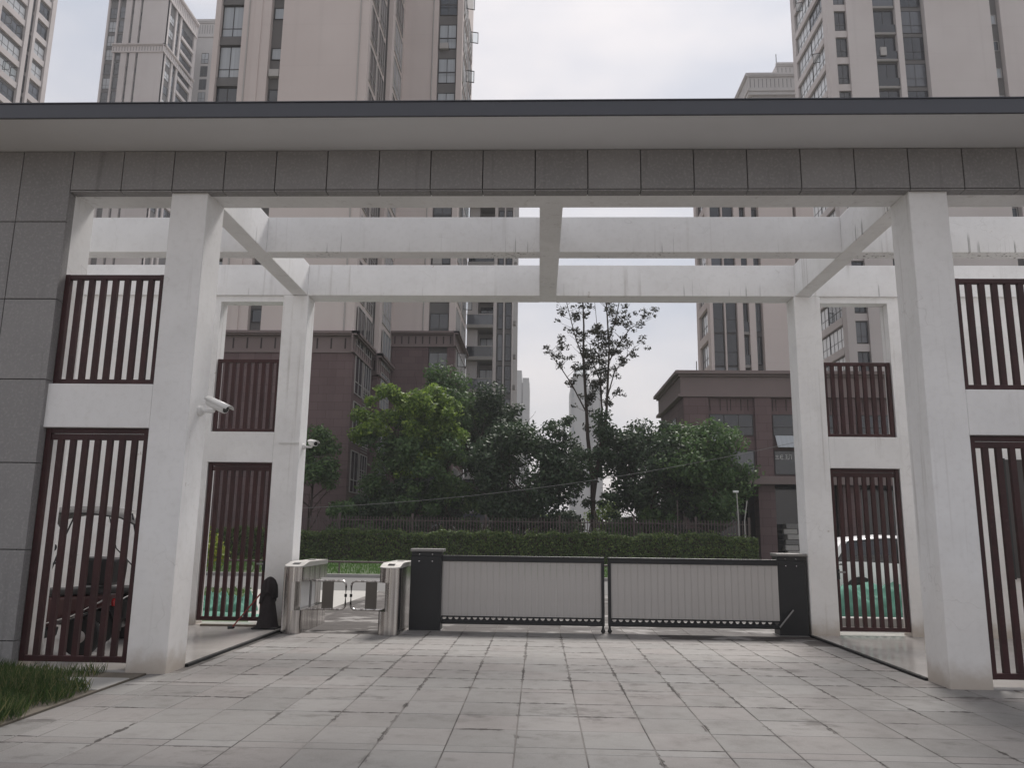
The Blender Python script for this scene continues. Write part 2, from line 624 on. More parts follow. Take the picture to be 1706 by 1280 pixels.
M['leaf_hedge'] = m_leaf('leaf_hedge', (0.050, 0.080, 0.026), (0.095, 0.148, 0.038), (0.185, 0.235, 0.062), 0.3)
M['leaf_yellow'] = m_leaf('leaf_yellow', (0.117, 0.172, 0.024), (0.218, 0.265, 0.036), (0.343, 0.343, 0.060), 0.4)
M['grass'] = m_leaf('grass_blade', (0.034, 0.062, 0.020), (0.065, 0.115, 0.030), (0.26, 0.235, 0.11), 0.3)
M['grass_bright'] = m_leaf('lawn_blade', (0.055, 0.127, 0.024), (0.083, 0.176, 0.033), (0.132, 0.220, 0.055), 0.3)

M['beige'] = m_tower('beige_render', (0.60, 0.53, 0.505), (0.66, 0.59, 0.565), 3.27, 0.25)
M['beige2'] = m_tower('pink_beige_render', (0.57, 0.525, 0.51), (0.63, 0.59, 0.575), 3.3, 0.3)
M['cool'] = m_tower('grey_beige_render', (0.48, 0.46, 0.45), (0.54, 0.52, 0.51))
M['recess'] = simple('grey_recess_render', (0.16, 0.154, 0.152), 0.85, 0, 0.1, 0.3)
M['slab'] = simple('balcony_concrete', (0.30, 0.285, 0.27), 0.85, 0, 0.12, 0.4)
M['brown_stone'] = m_stone('purple_brown_stone', (0.138, 0.093, 0.094), (0.162, 0.112, 0.112))
M['brown_trim'] = simple('brown_stone_trim', (0.205, 0.160, 0.155), 0.8, 0, 0.15, 0.6)
M['groove_brown'] = simple('brown_groove', (0.055, 0.042, 0.040), 0.9)
M['frame'] = simple('window_frame_metal', (0.045, 0.042, 0.042), 0.5)
M['white_frame'] = simple('pale_window_frame', (0.42, 0.40, 0.385), 0.6)
M['glass'] = m_glass('window_glass', (0.035, 0.042, 0.052), (0.46, 0.49, 0.52), 0.6)  # pale panes: curtains plus some sky reflection as base colour
M['glass_sky_paint'] = m_glass('window_glass_sky_paint', (0.03, 0.035, 0.042), (0.74, 0.76, 0.77), 0.7)  # bright sky reflection painted as the pale pane colour
M['glass_dark'] = m_glass('window_glass_dark', (0.020, 0.024, 0.032), (0.12, 0.13, 0.15), 0.2)
def m_clear():
    t = NT('clear_glass')
    tr = t.n('ShaderNodeBsdfTransparent')
    tr.inputs['Color'].default_value = (0.82, 0.86, 0.86, 1)
    gl = t.n('ShaderNodeBsdfGlossy')
    gl.inputs['Roughness'].default_value = 0.03
    mxs = t.n('ShaderNodeMixShader')
    mxs.inputs[0].default_value = 0.12
    t.l(tr.outputs[0], mxs.inputs[1])
    t.l(gl.outputs[0], mxs.inputs[2])
    t.l(mxs.outputs[0], t.out.inputs['Surface'])
    return t.mat


M['glass_clear'] = m_clear()
M['louver'] = simple('louvre_metal', (0.20, 0.185, 0.18), 0.6)
M['far_pale'] = simple('distant_tower_render', (0.36, 0.37, 0.37), 0.9, 0, 0.05, 0.05)
M['far_blue'] = simple('distant_tower_glass', (0.20, 0.25, 0.28), 0.5, 0, 0.05, 0.05)

rng = random.Random(11)
nrng = np.random.default_rng(5)

ROOT = {}


def root(name, loc, label, cat, group=None, rz=0.0):
    o = empty(name, loc, 0)
    ROOT[o.name] = Matrix.Translation(Vector(loc)).inverted()
    tag(o, label, cat, group)
    return o


_build0 = MB.build


def _build(self, name, mats, parent=None, bevel=0.0, smooth=False, seg=2):
    o = _build0(self, name, mats, parent, bevel, smooth, seg)
    if parent is not None and parent.name in ROOT:
        o.matrix_parent_inverse = ROOT[parent.name]
    return o


MB.build = _build


def put(name, me, parent, loc=(0, 0, 0), rot=(0, 0, 0)):
    o = bpy.data.objects.new(name, me)
    COL.objects.link(o)
    o.parent = parent
    if parent is not None and parent.name in ROOT:
        o.matrix_parent_inverse = ROOT[parent.name]
    o.location = loc
    o.rotation_euler = rot
    return o


def struct(o):
    o['kind'] = 'structure'
    return o


# ------------------------------------------------------------------ ground
mb = MB()
mb.add([(-700, -300, -0.08), (700, -300, -0.08), (700, 700, -0.08), (-700, 700, -0.08)], [(0, 1, 2, 3)])
struct(mb.build('ground', M['soil']))

# forecourt paving: bedding sheet and one slab object per paver
forecourt = struct(MB().box(-5.0, 12.0, -14.0, 13.0, -0.07, -0.0035).build('forecourt', M['joint']))
TW = 0.53
rows = []          # (y0, y1)
yy = 4.32
for hgt_ in [0.53] * 9 + [0.17, 0.53, 0.53, 0.53, 0.53, 0.17] + [0.53] * 18:
    rows.append((yy - hgt_, yy))
    yy -= hgt_
yy = 4.32
for k in range(16):
    rows.append((yy, yy + TW))
    yy += TW
cols = [(-5.0, -4.70), (-4.70, -4.53)]
xx = -4.53
while xx < 11.4:
    cols.append((xx, xx + TW))
    xx += TW


def paver_mesh(mb, w, d, cx=0.0, cy=0.0, dz=0.0):
    g, c, t = 0.0042, 0.004, dz
    x0, x1, y0, y1 = cx - w / 2 + g, cx + w / 2 - g, cy - d / 2 + g, cy + d / 2 - g
    vs_ = [(x0, y0, -0.02), (x1, y0, -0.02), (x1, y1, -0.02), (x0, y1, -0.02),
           (x0, y0, t - 0.003), (x1, y0, t - 0.003), (x1, y1, t - 0.003), (x0, y1, t - 0.003),
           (x0 + c, y0 + c, t), (x1 - c, y0 + c, t), (x1 - c, y1 - c, t), (x0 + c, y1 - c, t)]
    fs_ = [(8, 9, 10, 11)]
    for k in range(4):
        k2 = (k + 1) % 4
        fs_ += [(k, k2, 4 + k2, 4 + k), (4 + k, 4 + k2, 8 + k2, 8 + k)]
    mb.add(vs_, fs_)


near, rest = [], []
for (y0, y1) in rows:
    for (x0, x1) in cols:
        cx_, cy_ = (x0 + x1) / 2, (y0 + y1) / 2
        if cx_ < -4.2 and cy_ > 0.0:
            if cx_ < -4.8 + 0.05:
                continue
        d = fwd.dot(Vector((cx_, cy_, 0)) - CAM)
        sx = 853 + FPX * right.dot(Vector((cx_, cy_, 0)) - CAM) / max(d, 0.1)
        sy = 640 - FPX * up.dot(Vector((cx_, cy_, 0)) - CAM) / max(d, 0.1)
        inside = d > 1 and -60 < sx < 1770 and sy < 1330
        (near if inside and cy_ < 4.3 else rest).append((math.hypot(cx_ - CAM.x, cy_ - CAM.y), x0, x1, y0, y1))
near.sort()
rest += near[300:]
near = near[:300]
pm = {}
for (_, x0, x1, y0, y1) in near:
    key = (round(x1 - x0, 3), round(y1 - y0, 3))
    if key not in pm:
        b = MB()
        paver_mesh(b, *key)
        pm[key] = b.mesh('paver', M['paver'])
    o = put('paver', pm[key], forecourt, ((x0 + x1) / 2, (y0 + y1) / 2, rng.uniform(-0.0012, 0.0012)))
    o.rotation_euler = (rng.uniform(-0.0022, 0.0022), rng.uniform(-0.0022, 0.0022), rng.uniform(-0.0025, 0.0025))
b = MB()
for (_, x0, x1, y0, y1) in rest:
    paver_mesh(b, x1 - x0, y1 - y0, (x0 + x1) / 2, (y0 + y1) / 2, rng.uniform(-0.001, 0.001))
tag(b.build('paving_slabs', M['paver'], forecourt), kind='stuff')

# covered side bays with polished floor and a dark edging strip
for s, xa, xb in ((-1, -11.0, -4.83), (1, 3.825, 12.0)):
    fl = struct(MB().box(xa, xb, 0.02, 5.0, -0.06, 0.022).build('bay_floor', M['bay'], bevel=0.006))
    e = -4.83 if s < 0 else 3.825
    MB().box(min(e, e - s * 0.055), max(e, e - s * 0.055), 0.50, 4.42, -0.05, 0.028).build('edging_strip', M['groove'], fl)
    y = 0.62
    xx = xa + 0.5

# plaza beyond the bays, road, kerb, lawns
struct(MB().prism([(-34, 5.0), (-5.7, 5.0), (-8.6, 13.0), (-34, 13.0)], -0.07, 0.0).build('side_lawn', M['lawn']))
struct(MB().prism([(-5.7, 5.0), (-5.0, 5.0), (-5.0, 13.0), (-8.6, 13.0)], -0.07, -0.004).build('plaza', M['concrete']))
struct(MB().box(12.0, 60, 5.0, 13.0, -0.07, -0.004).build('side_pavement', M['concrete']))
struct(MB().box(-60, 70, 13.0, 19.4, -0.07, -0.02).build('road', M['asphalt']))
kb = struct(MB().box(-60, 70, 19.4, 19.55, -0.07, 0.10).build('kerb', M['kerb'], bevel=0.012))
struct(MB().box(-60, 70, 19.55, 60, -0.07, 0.06).build('lawn', M['lawn']))
struct(MB().box(-11.0, -5.02, -14, -0.02, -0.07, 0.01).build('verge', M['soil']))
MB().box(-5.75, -5.03, -1.0, -0.36, -0.06, 0.018).build('manhole_slab', M['concrete'], bevel=0.01)
tag(bpy.data.objects['manhole_slab'], 'small pale concrete slab at the grass edge beside the left column', 'slab')

# ------------------------------------------------------------------ gate portal
XL, XR, WF, DF, H = -4.815, 3.806, 0.461, 0.515, 5.762
YB, WB, DB = 4.40, 0.454, 0.42
HT = 6.335
XD, XE = -6.555, 5.555           # inner edges of the stone clad walls
portal = root('gate_portal', (-0.5, 0, 0), 'white concrete gate portal with dark stone cladding and overhanging grey roof', 'gate portal')
for (x0, x1) in ((XL - WF, XL), (XR, XR + WF)):
    MB().box(x0, x1, 0, DF, -0.02, H).build('column', M['plaster'], portal, bevel=0.012)
for (x0, x1) in ((XL - WB, XL), (XR, XR + WB)):
    MB().box(x0, x1, YB, YB + DB, -0.02, H).build('column', M['plaster'], portal, bevel=0.012)
# beams
MB().box(-11.0, 12.0, 0.0, DF, H, 6.285).build('front_beam', M['plaster'], portal)
for (x0, x1) in ((-11.0, -5.105), (-4.835, -0.665), (-0.365, 3.835), (4.105, 12.0)):
    MB().box(x0, x1, 2.20, 2.48, H + 0.01, HT).build('cross_beam', M['plaster'], portal, bevel=0.008)
    MB().box(x0, x1, YB, YB + DB, H, HT).build('rear_beam', M['plaster'], portal, bevel=0.008)
for (x0, x1) in ((-5.105, -4.835), (-0.665, -0.365), (3.835, 4.105)):
    MB().box(x0, x1, DF, YB + DB - 0.004, H + 0.003, HT + 0.004).build('long_beam', M['plaster'], portal, bevel=0.008)
# bay walls: lintels between the slatted panels, jambs, plain rear walls
for s in (-1, 1):
    jx0, jx1 = (XD - 0.14, XD - 0.002) if s < 0 else (XE + 0.002, XE + 0.14)
    ix0, ix1 = (XD - 0.002, XL - WF) if s < 0 else (XR + WF, XE + 0.002)
    MB().box(ix0, ix1, 0.0, 0.28, 2.77, 3.30).build('lintel', M['plaster'], portal, bevel=0.008)
    MB().box(jx0, jx1, 0.085, DF, 0.0, H).build('jamb', M['plaster'], portal)
    rx0, rx1 = (-6.42, XL - WB) if s < 0 else (XR + WB, 5.44)
    MB().box(rx0, rx1, YB + 0.002, YB + 0.30, 2.75, 3.28).build('lintel', M['plaster'], portal, bevel=0.008)
    MB().box(rx0, rx1, YB + 0.05, YB + 0.30, 5.655, H).build('lintel', M['plaster'], portal)
    wx0, wx1 = (-11.0, -6.42) if s < 0 else (5.44, 12.0)
    MB().box(wx0, wx1, YB + 0.06, YB + 0.36, 0.0, H).build('rear_wall', M['plaster'], portal)
    # wall core behind the stone cladding
    cx0, cx1 = (-11.0, XD - 0.14) if s < 0 else (XE + 0.14, 12.0)
    MB().box(cx0, cx1, 0.0, 0.40, -0.02, H).build('wall_core', M['plaster'], portal)
# cladding: black backing with proud panels
MB().box(-11.0, 12.0, -0.022, -0.002, H + 0.02, 6.283).build('cladding_backing', M['groove'], portal)
MB().box(-11.0, XD - 0.125, -0.022, -0.002, 0.0, H + 0.018).build('cladding_backing', M['groove'], portal)
MB().box(XE + 0.125, 12.0, -0.022, -0.002, 0.0, H + 0.018).build('cladding_backing', M['groove'], portal)
PW, GAP = 0.6475, 0.005
cm = {}


def clad_panel(x0, x1, z0, z1):
    key = (round(x1 - x0, 3), round(z1 - z0, 3))
    if key not in cm:
        w, h = key
        bm_ = MB()
        a, c, bk = GAP, 0.004, 0.035
        X0, X1, Z0, Z1 = -w / 2 + a, w / 2 - a, -h / 2 + a, h / 2 - a
        bm_.add([(X0, 0, Z0), (X1, 0, Z0), (X1, 0, Z1), (X0, 0, Z1),
                 (X0, -bk + c, Z0), (X1, -bk + c, Z0), (X1, -bk + c, Z1), (X0, -bk + c, Z1),
                 (X0 + c, -bk, Z0 + c), (X1 - c, -bk, Z0 + c), (X1 - c, -bk, Z1 - c), (X0 + c, -bk, Z1 - c)],
                [(8, 9, 10, 11)] + [f for k in range(4) for f in ((k, (k + 1) % 4, 4 + (k + 1) % 4, 4 + k), (4 + k, 4 + (k + 1) % 4, 8 + (k + 1) % 4, 8 + k))] + [(3, 2, 1, 0)])
        cm[key] = bm_.mesh('cladding_panel', M['clad'])
    o = put('cladding_panel', cm[key], portal, ((x0 + x1) / 2, -0.022 + rng.uniform(-0.001, 0.001), (z0 + z1) / 2))
    o.rotation_euler = (rng.uniform(-0.002, 0.002), 0, rng.uniform(-0.003, 0.003))


k0 = -6.55
zr = [5.34, 4.34, 3.34, 2.34, 1.34, 0.33, -0.02]
for k in range(-4, 28):
    x0 = k0 + k * PW
    x1 = x0 + PW
    if k < 0:
        clad_panel(x0, x1, zr[0], 6.283)
        for a, b_ in zip(zr[1:], zr[:-1]):
            clad_panel(x0, x1, a, b_)
    elif x0 > XE - 0.15:
        clad_panel(x0, x1, zr[0], 6.283)
        for a, b_ in zip(zr[1:], zr[:-1]):
            clad_panel(x0, x1, a, b_)
    else:
        clad_panel(x0, x1, H - 0.005, 6.283)
        # return of the cladding under the beam
        MB().box(x0 + GAP, x1 - GAP, -0.05, 0.10, H - 0.024, H - 0.008).build('soffit_return', M['clad'], portal)
MB().box(XD + 0.01, XE - 0.01, -0.03, 0.095, H - 0.0075, H - 0.001).build('return_backing', M['groove'], portal)
# side returns of the clad walls
for a, b_ in zip(zr[1:], [5.74] + zr[1:-1]):
    MB().box(XD - 0.12, XD + 0.001, -0.0215, 0.084, a + GAP, b_ - GAP).build('cladding_return', M['clad'], portal)
    MB().box(XE - 0.001, XE + 0.12, -0.0215, 0.084, a + GAP, b_ - GAP).build('cladding_return', M['clad'], portal)
# roof with soffit and metal fascia
OV = 0.867
rf = MB().box(-11.5, 12.5, -OV + 0.03, 0.75, 6.305, 6.45).build('roof', M['fascia'], portal)
MB().box(-11.5, 12.5, -OV + 0.03, 0.74, 6.287, 6.303).build('soffit', M['soffit'], rf)
MB().box(-11.52, 12.52, -OV - 0.004, -OV + 0.028, 6.283, 6.462).build('fascia', M['fascia'], rf, bevel=0.006)
MB().box(-11.53, 12.53, -OV - 0.016, -OV + 0.05, 6.463, 6.474).build('drip_edge', M['fascia'], rf)
MB().box(-11.0, 12.0, -0.032, -0.003, 6.2835, 6.2865).build('shadow_gap', M['groove'], portal)

# ------------------------------------------------------------------ slatted screens and gates


def slat_panel(name, label, cat, x0, x1, y, z0, z1, gate=False, group=None):
    t = root(name, ((x0 + x1) / 2, y, z0), label, cat, group)
    st, dp = 0.062, 0.05
    x0 += 0.012
    x1 -= 0.012
    for a, b_ in ((x0, x0 + st), (x1 - st, x1)):
        MB().box(a, b_, y, y + 0.07, z0, z1).build('stile', M['slat'], t, bevel=0.004)
    tr = 0.13 if gate else 0.055
    MB().box(x0 + st, x1 - st, y + 0.004, y + 0.066, z1 - 0.06, z1 - 0.001).build('top_rail', M['slat'], t, bevel=0.004)
    if gate:
        MB().box(x0 + st, x1 - st, y + 0.016, y + 0.054, z1 - 0.14, z1 - 0.067).build('top_rail', M['slat'], t, bevel=0.004)
    MB().box(x0 + st, x1 - st, y + 0.004, y + 0.066, z0 + 0.001, z0 + 0.065).build('bottom_rail', M['slat'], t, bevel=0.004)
    n = 7
    sw = 0.064
    W = (x1 - st) - (x0 + st)
    g = (W - n * sw) / (n + 1)
    zb, zt = z0 + 0.065, z1 - (0.14 if gate else 0.06)
    bm_ = MB().box(-sw / 2, sw / 2, 0, dp, 0, zt - zb)
    me = bm_.mesh('slat', M['slat'])
    for k in range(n):
        put('slat', me, t, (x0 + st + g * (k + 1) + sw * (k + 0.5), y + 0.01, zb), (0, 0, rng.uniform(-0.012, 0.012)))
    return t


FI0, FI1 = XD, XL - WF
slat_panel('slatted_screen', 'dark red slatted screen set high beside the left dark stone wall', 'screen', FI0, FI1, 0.06, 3.302, 4.69)
gL = slat_panel('slatted_gate', 'tall dark red slatted gate beside the left dark stone wall, trike behind it', 'gate', FI0, FI1, 0.05, 0.10, 2.768, True)
slat_panel('slatted_screen', 'dark red slatted screen set high at the right edge of the photo', 'screen', XR + WF, XE, 0.06, 3.302, 4.66)
gR = slat_panel('slatted_gate', 'tall dark red slatted gate at the right edge, dark board behind it', 'gate', XR + WF, XE, 0.05, 0.10, 2.768, True)
slat_panel('slatted_screen', 'dark red slatted screen in the rear opening above the left camera', 'screen', -6.42, XL - WB, YB + 0.10, 3.282, 4.60)
gLr = slat_panel('slatted_gate', 'dark red slatted gate in the left rear opening before the lawn', 'gate', -6.42, XL - WB, YB + 0.08, 0.09, 2.748, True)
slat_panel('slatted_screen', 'dark red slatted screen in the right rear opening below the tower windows', 'screen', XR + WB, 5.44, YB + 0.10, 3.282, 4.60)
gRr = slat_panel('slatted_gate', 'dark red slatted gate in the right rear opening before the white car', 'gate', XR + WB, 5.44, YB + 0.08, 0.09, 2.748, True)
for g, hx, y in ((gRr, XR + WB + 0.05, YB + 0.08), (gLr, XL - WB - 0.05, YB + 0.08)):
    s = 1 if g is gRr else -1
    MB().box(min(hx, hx + s * 0.11), max(hx, hx + s * 0.11), y - 0.045, y - 0.025, 1.02, 1.05).build('handle', M['grey_metal'], g)
    MB().box(hx - 0.02, hx + 0.02, y - 0.03, y - 0.002, 0.92, 1.08).build('lock_plate', M['black_metal'], g)

# ------------------------------------------------------------------ vehicle gate
def gate_post(x0, x1, y, label, s):
    t = root('gate_post', ((x0 + x1) / 2, y + 0.15, 0), label, 'gate post')
    MB().box(x0, x1, y, y + 0.34, 0, 1.20).build('body', M['black_metal'], t, bevel=0.012)
    MB().box(x0 + 0.01, x1 - 0.01, y + 0.01, y + 0.33, 1.20, 1.275).build('head', M['black_metal'], t, bevel=0.006)
    MB().box(x0 - 0.01, x1 + 0.02, y - 0.02, y + 0.36, 1.276, 1.325).build('cap', M['grey_metal'], t, bevel=0.01)
    MB().box(x0 - 0.02, x1 + 0.02, y - 0.02, y + 0.36, 0.0, 0.012).build('base_plate', M['grey_metal'], t)
    for bx in (x0 + 0.14, x1 - 0.16):
        for bz in (1.235, 1.12):
            MB().lathe([(0.011, 0.0), (0.011, -0.010), (0.006, -0.014)], (bx, y + (0.01 if bz > 1.2 else 0), bz), 8, 'y').build('bolt', M['chrome'], t, smooth=False)
    return t


gate_post(-2.78, -2.26, 4.30, 'black box post of the vehicle gate next to the turnstiles', 1)
gate_post(3.30, 3.775, 4.42, 'black box post of the vehicle gate against the right rear column', -1)


def gate_leaf(xa, xb, y, label, hinge_left):
    t = root('barrier_gate', ((xa + xb) / 2, y, 0), label, 'barrier gate')
    free = xb if hinge_left else xa
    MB().box(xa - (0.18 if hinge_left else 0), xb + (0 if hinge_left else 0.0), y - 0.035, y + 0.035, 1.125, 1.222).build('top_rail', M['black_metal'], t, bevel=0.008)
    MB().box(xa, xb, y - 0.03, y + 0.03, 0.115, 0.172).build('bottom_rail', M['black_metal'], t, bevel=0.008)
    MB().box(xa, xb, y - 0.02, y + 0.02, 0.222, 0.245).build('panel_rail', M['black_metal'], t)
    sx = free - 0.05 if hinge_left else free
    MB().box(sx, sx + 0.05, y - 0.036, y + 0.036, 0.14, 1.128).build('end_stile', M['black_metal'], t, bevel=0.005)
    # leg and castor
    cx_ = sx + 0.025
    MB().tube([(cx_, y, 0.14), (cx_, y, 0.075)], 0.018, 8).build('leg', M['black_metal'], t)
    cs = MB().lathe([(0.03, -0.012), (0.036, -0.008), (0.036, 0.008), (0.03, 0.012)], (cx_, y, 0.037), 14, 'y').build('castor', M['rubber'], t)
    MB().box(cx_ - 0.02, cx_ + 0.02, y - 0.02, y - 0.013, 0.03, 0.09).build('castor_fork', M['black_metal'], cs)
    MB().box(cx_ - 0.02, cx_ + 0.02, y + 0.013, y + 0.02, 0.03, 0.09).build('castor_fork', M['black_metal'], cs)
    # ribbed infill planks
    p0, p1 = (xa, sx) if hinge_left else (sx + 0.05, xb)
    n = 25
    w = (p1 - p0) / n
    me = MB().box(-w / 2 + 0.0014, w / 2 - 0.0014, -0.011, 0.011, 0.245, 1.125).add(
        [(-w / 2 + 0.018, -0.0145, 0.246), (w / 2 - 0.018, -0.0145, 0.246), (w / 2 - 0.018, -0.0145, 1.124), (-w / 2 + 0.018, -0.0145, 1.124),
         (-w / 2 + 0.010, -0.0112, 0.246), (w / 2 - 0.010, -0.0112, 0.246), (w / 2 - 0.010, -0.0112, 1.124), (-w / 2 + 0.010, -0.0112, 1.124)],
        [(0, 1, 2, 3), (4, 0, 3, 7), (1, 5, 6, 2)]).mesh('plank', M['gate_panel'])
    for k in range(n):
        put('plank', me, t, (p0 + w * (k + 0.5), y + rng.uniform(-0.001, 0.001), 0))
    # scalloped trim above the bottom rail
    s = MB()
    ns = 26
    w = (p1 - p0) / ns
    for k in range(ns):
        c = p0 + w * (k + 0.5)
        rr = 0.036
        xs = [-w / 2, -rr] + [rr * math.sin(R(a)) for a in (-60, -30, 0, 30, 60)] + [rr, w / 2]
        zs = [0.222, 0.222] + [0.222 - rr * math.cos(R(a)) for a in (-60, -30, 0, 30, 60)] + [0.222, 0.222]
        for i in range(len(xs) - 1):
            s.add([(c + xs[i], y - 0.012, 0.172), (c + xs[i + 1], y - 0.012, 0.172), (c + xs[i + 1], y - 0.012, zs[i + 1]), (c + xs[i], y - 0.012, zs[i]),
                   (c + xs[i], y + 0.012, 0.172), (c + xs[i + 1], y + 0.012, 0.172), (c + xs[i + 1], y + 0.012, zs[i + 1]), (c + xs[i], y + 0.012, zs[i])],
                  [(0, 1, 2, 3), (5, 4, 7, 6), (3, 2, 6, 7)])
    s.build('scalloped_trim', M['black_metal'], t)
    # drive arm towards the post
    if hinge_left:
        MB().tube([(xa - 0.22, y - 0.06, 0.42), (xa + 0.06, y - 0.06, 0.15)], 0.014, 8).build('drive_arm', M['black_metal'], t)
    else:
        MB().tube([(xb + 0.22, y - 0.03, 0.42), (xb - 0.02, y - 0.06, 0.15)], 0.014, 8).build('drive_arm', M['grey_metal'], t)
    return t


gate_leaf(-2.255, 0.44, 4.38, 'grey ribbed barrier gate leaf in black frame hinged next to the turnstiles', True)
gate_leaf(0.50, 3.295, 4.40, 'grey ribbed barrier gate leaf in black frame hinged at the right column', False)
MB().box(3.10, 3.32, 4.47, 4.56, 1.135, 1.20).build('x', M['white_plastic']).name = 'limit_switch_box'
tag(bpy.data.objects['limit_switch_box'], 'small pale box on the barrier gate beside the right post', 'switch box')

# ------------------------------------------------------------------ pedestrian turnstiles
def turnstile(x0, x1, inner, label):
    """x0..x1 full width at base and head; inner = +1 when the passage is on the +x side"""
    t = root('turnstile', ((x0 + x1) / 2, 4.4, 0), label, 'turnstile')
    y0, y1 = 3.62, 5.15

    def plan(a, b_, ya, yb_, n=12):
        c, r_ = (a + b_) / 2, (b_ - a) / 2
        pts = [(c + r_ * math.cos(math.pi + math.pi * i / n), ya + r_ * 0.55 + r_ * 0.55 * math.sin(math.pi + math.pi * i / n)) for i in range(n + 1)]
        return pts + [(b_, yb_), (a, yb_)]
    MB().prism(plan(x0, x1, y0, y1), 0.0, 0.36).build('base', M['steel'], t, smooth=True)
    MB().prism(plan(x0, x1, y0, y1), 0.80, 1.025).build('head', M['steel'], t, smooth=True)
    pl = [(x, y - 0.004) for x, y in plan(x0 - 0.004, x1 + 0.004, y0, y1 + 0.01)]
    pl = pl[:13] + [(x1 + 0.004, y0 + 0.36)] + pl[13:] + [(x0 - 0.004, y0 + 0.36)]
    lid = MB()
    n_ = len(pl)
    hz_ = [1.036 + 0.064 * min(1.0, max(0.0, (y - y0) / 0.36)) for x, y in pl]
    front_ = list(range(13)) + [13, n_ - 1]
    lid.add([(x, y, 1.027) for x, y in pl] + [(x, y, h) for (x, y), h in zip(pl, hz_)],
            [tuple(n_ + q for q in front_), (n_ + n_ - 1, n_ + 13, n_ + 14, n_ + 15)] + [(q, (q + 1) % n_, n_ + (q + 1) % n_, n_ + q) for q in range(n_)])
    lid.build('lid', M['lid_steel'], t)
    cx0, cx1 = (x0 + 0.0, x1 - 0.10) if inner > 0 else (x0 + 0.10, x1)
    MB().prism([(x, y - 0.003) for x, y in plan(cx0 - 0.002, cx1 + 0.002, y0 - 0.004, y0 + 0.34)], 0.001, 1.0255).build('front_column', M['steel'], t, smooth=True)
    MB().box(cx0 + 0.03, cx1 - 0.02, y0 + 0.342, y1 - 0.30, 0.362, 0.798).build('inner_panel', M['white_plastic'], t)
    MB().box(cx0, cx1, y1 - 0.298, y1, 0.362, 0.798).build('rear_column', M['steel'], t)
    c = (x0 + x1) / 2
    o = MB().box(-0.055, 0.055, -0.055, 0.055, 0, 0.006).build('card_reader', M['dark_glass'], t)
    o.location = (c, y0 + 0.20, 1.0735)
    o.rotation_euler = (math.atan(0.064 / 0.36), 0, 0)
    MB().box(c - 0.055, c + 0.055, y1 - 0.55, y1 - 0.4, 1.1005, 1.106).build('card_reader', M['dark_glass'], t)
    if inner < 0:
        MB().box(x1 + 0.0015, x1 + 0.003, y0 + 0.20, y0 + 0.235, 0.01, 1.05).build('seam', M['black_plastic'], t)
        MB().box(x1 + 0.0015, x1 + 0.006, y0 + 0.26, y1 - 0.06, 0.05, 1.02).build('service_door', M['steel'], t)
    # swing arm: round-cornered tube frame with a panel
    ya = 4.38
    a0 = (cx1 + 0.01) if inner > 0 else (cx0 - 0.01)
    a1 = -3.865 if inner > 0 else -3.775
    zt, zb, rr = 0.775, 0.315, 0.075
    s = inner
    pts = [(a0, ya, zt), (a1 - s * rr, ya, zt)]
    pts += [(a1 - s * rr + s * rr * math.sin(R(q)), ya, zt - rr + rr * math.cos(R(q))) for q in (22, 45, 68)]
    pts += [(a1, ya, zt - rr), (a1, ya, zb + rr)]
    pts += [(a1 - s * rr + s * rr * math.cos(R(q)), ya, zb + rr - rr * math.sin(R(q))) for q in (22, 45, 68)]
    pts += [(a1 - s * rr, ya, zb), (a0, ya, zb)]
    arm = MB().tube(pts, 0.017, 10).build('swing_arm', M['steel'], t, smooth=True)
    MB().tube([(a0 + s * 0.03, ya, zb - 0.02), (a0 + s * 0.03, ya, zt + 0.02)], 0.02, 10).build('hinge_tube', M['grey_metal'], arm, smooth=True)
    pc = (a0 + a1) / 2 + s * 0.01
    MB().box(pc - 0.095, pc + 0.095, ya - 0.008, ya + 0.008, zb + 0.018, zt - 0.018).build('arm_panel', M['brown_panel'], arm)
    MB().lathe([(0.022, 0), (0.022, 0.05)], (a1, ya, (zt + zb) / 2 - 0.03), 10).build('bumper', M['rubber'], arm)
    return t


turnstile(-4.70, -4.40, 1, 'stainless steel turnstile beside the left rear column with swing arm')
turnstile(-3.17, -2.85, -1, 'stainless steel turnstile next to the black gate post')

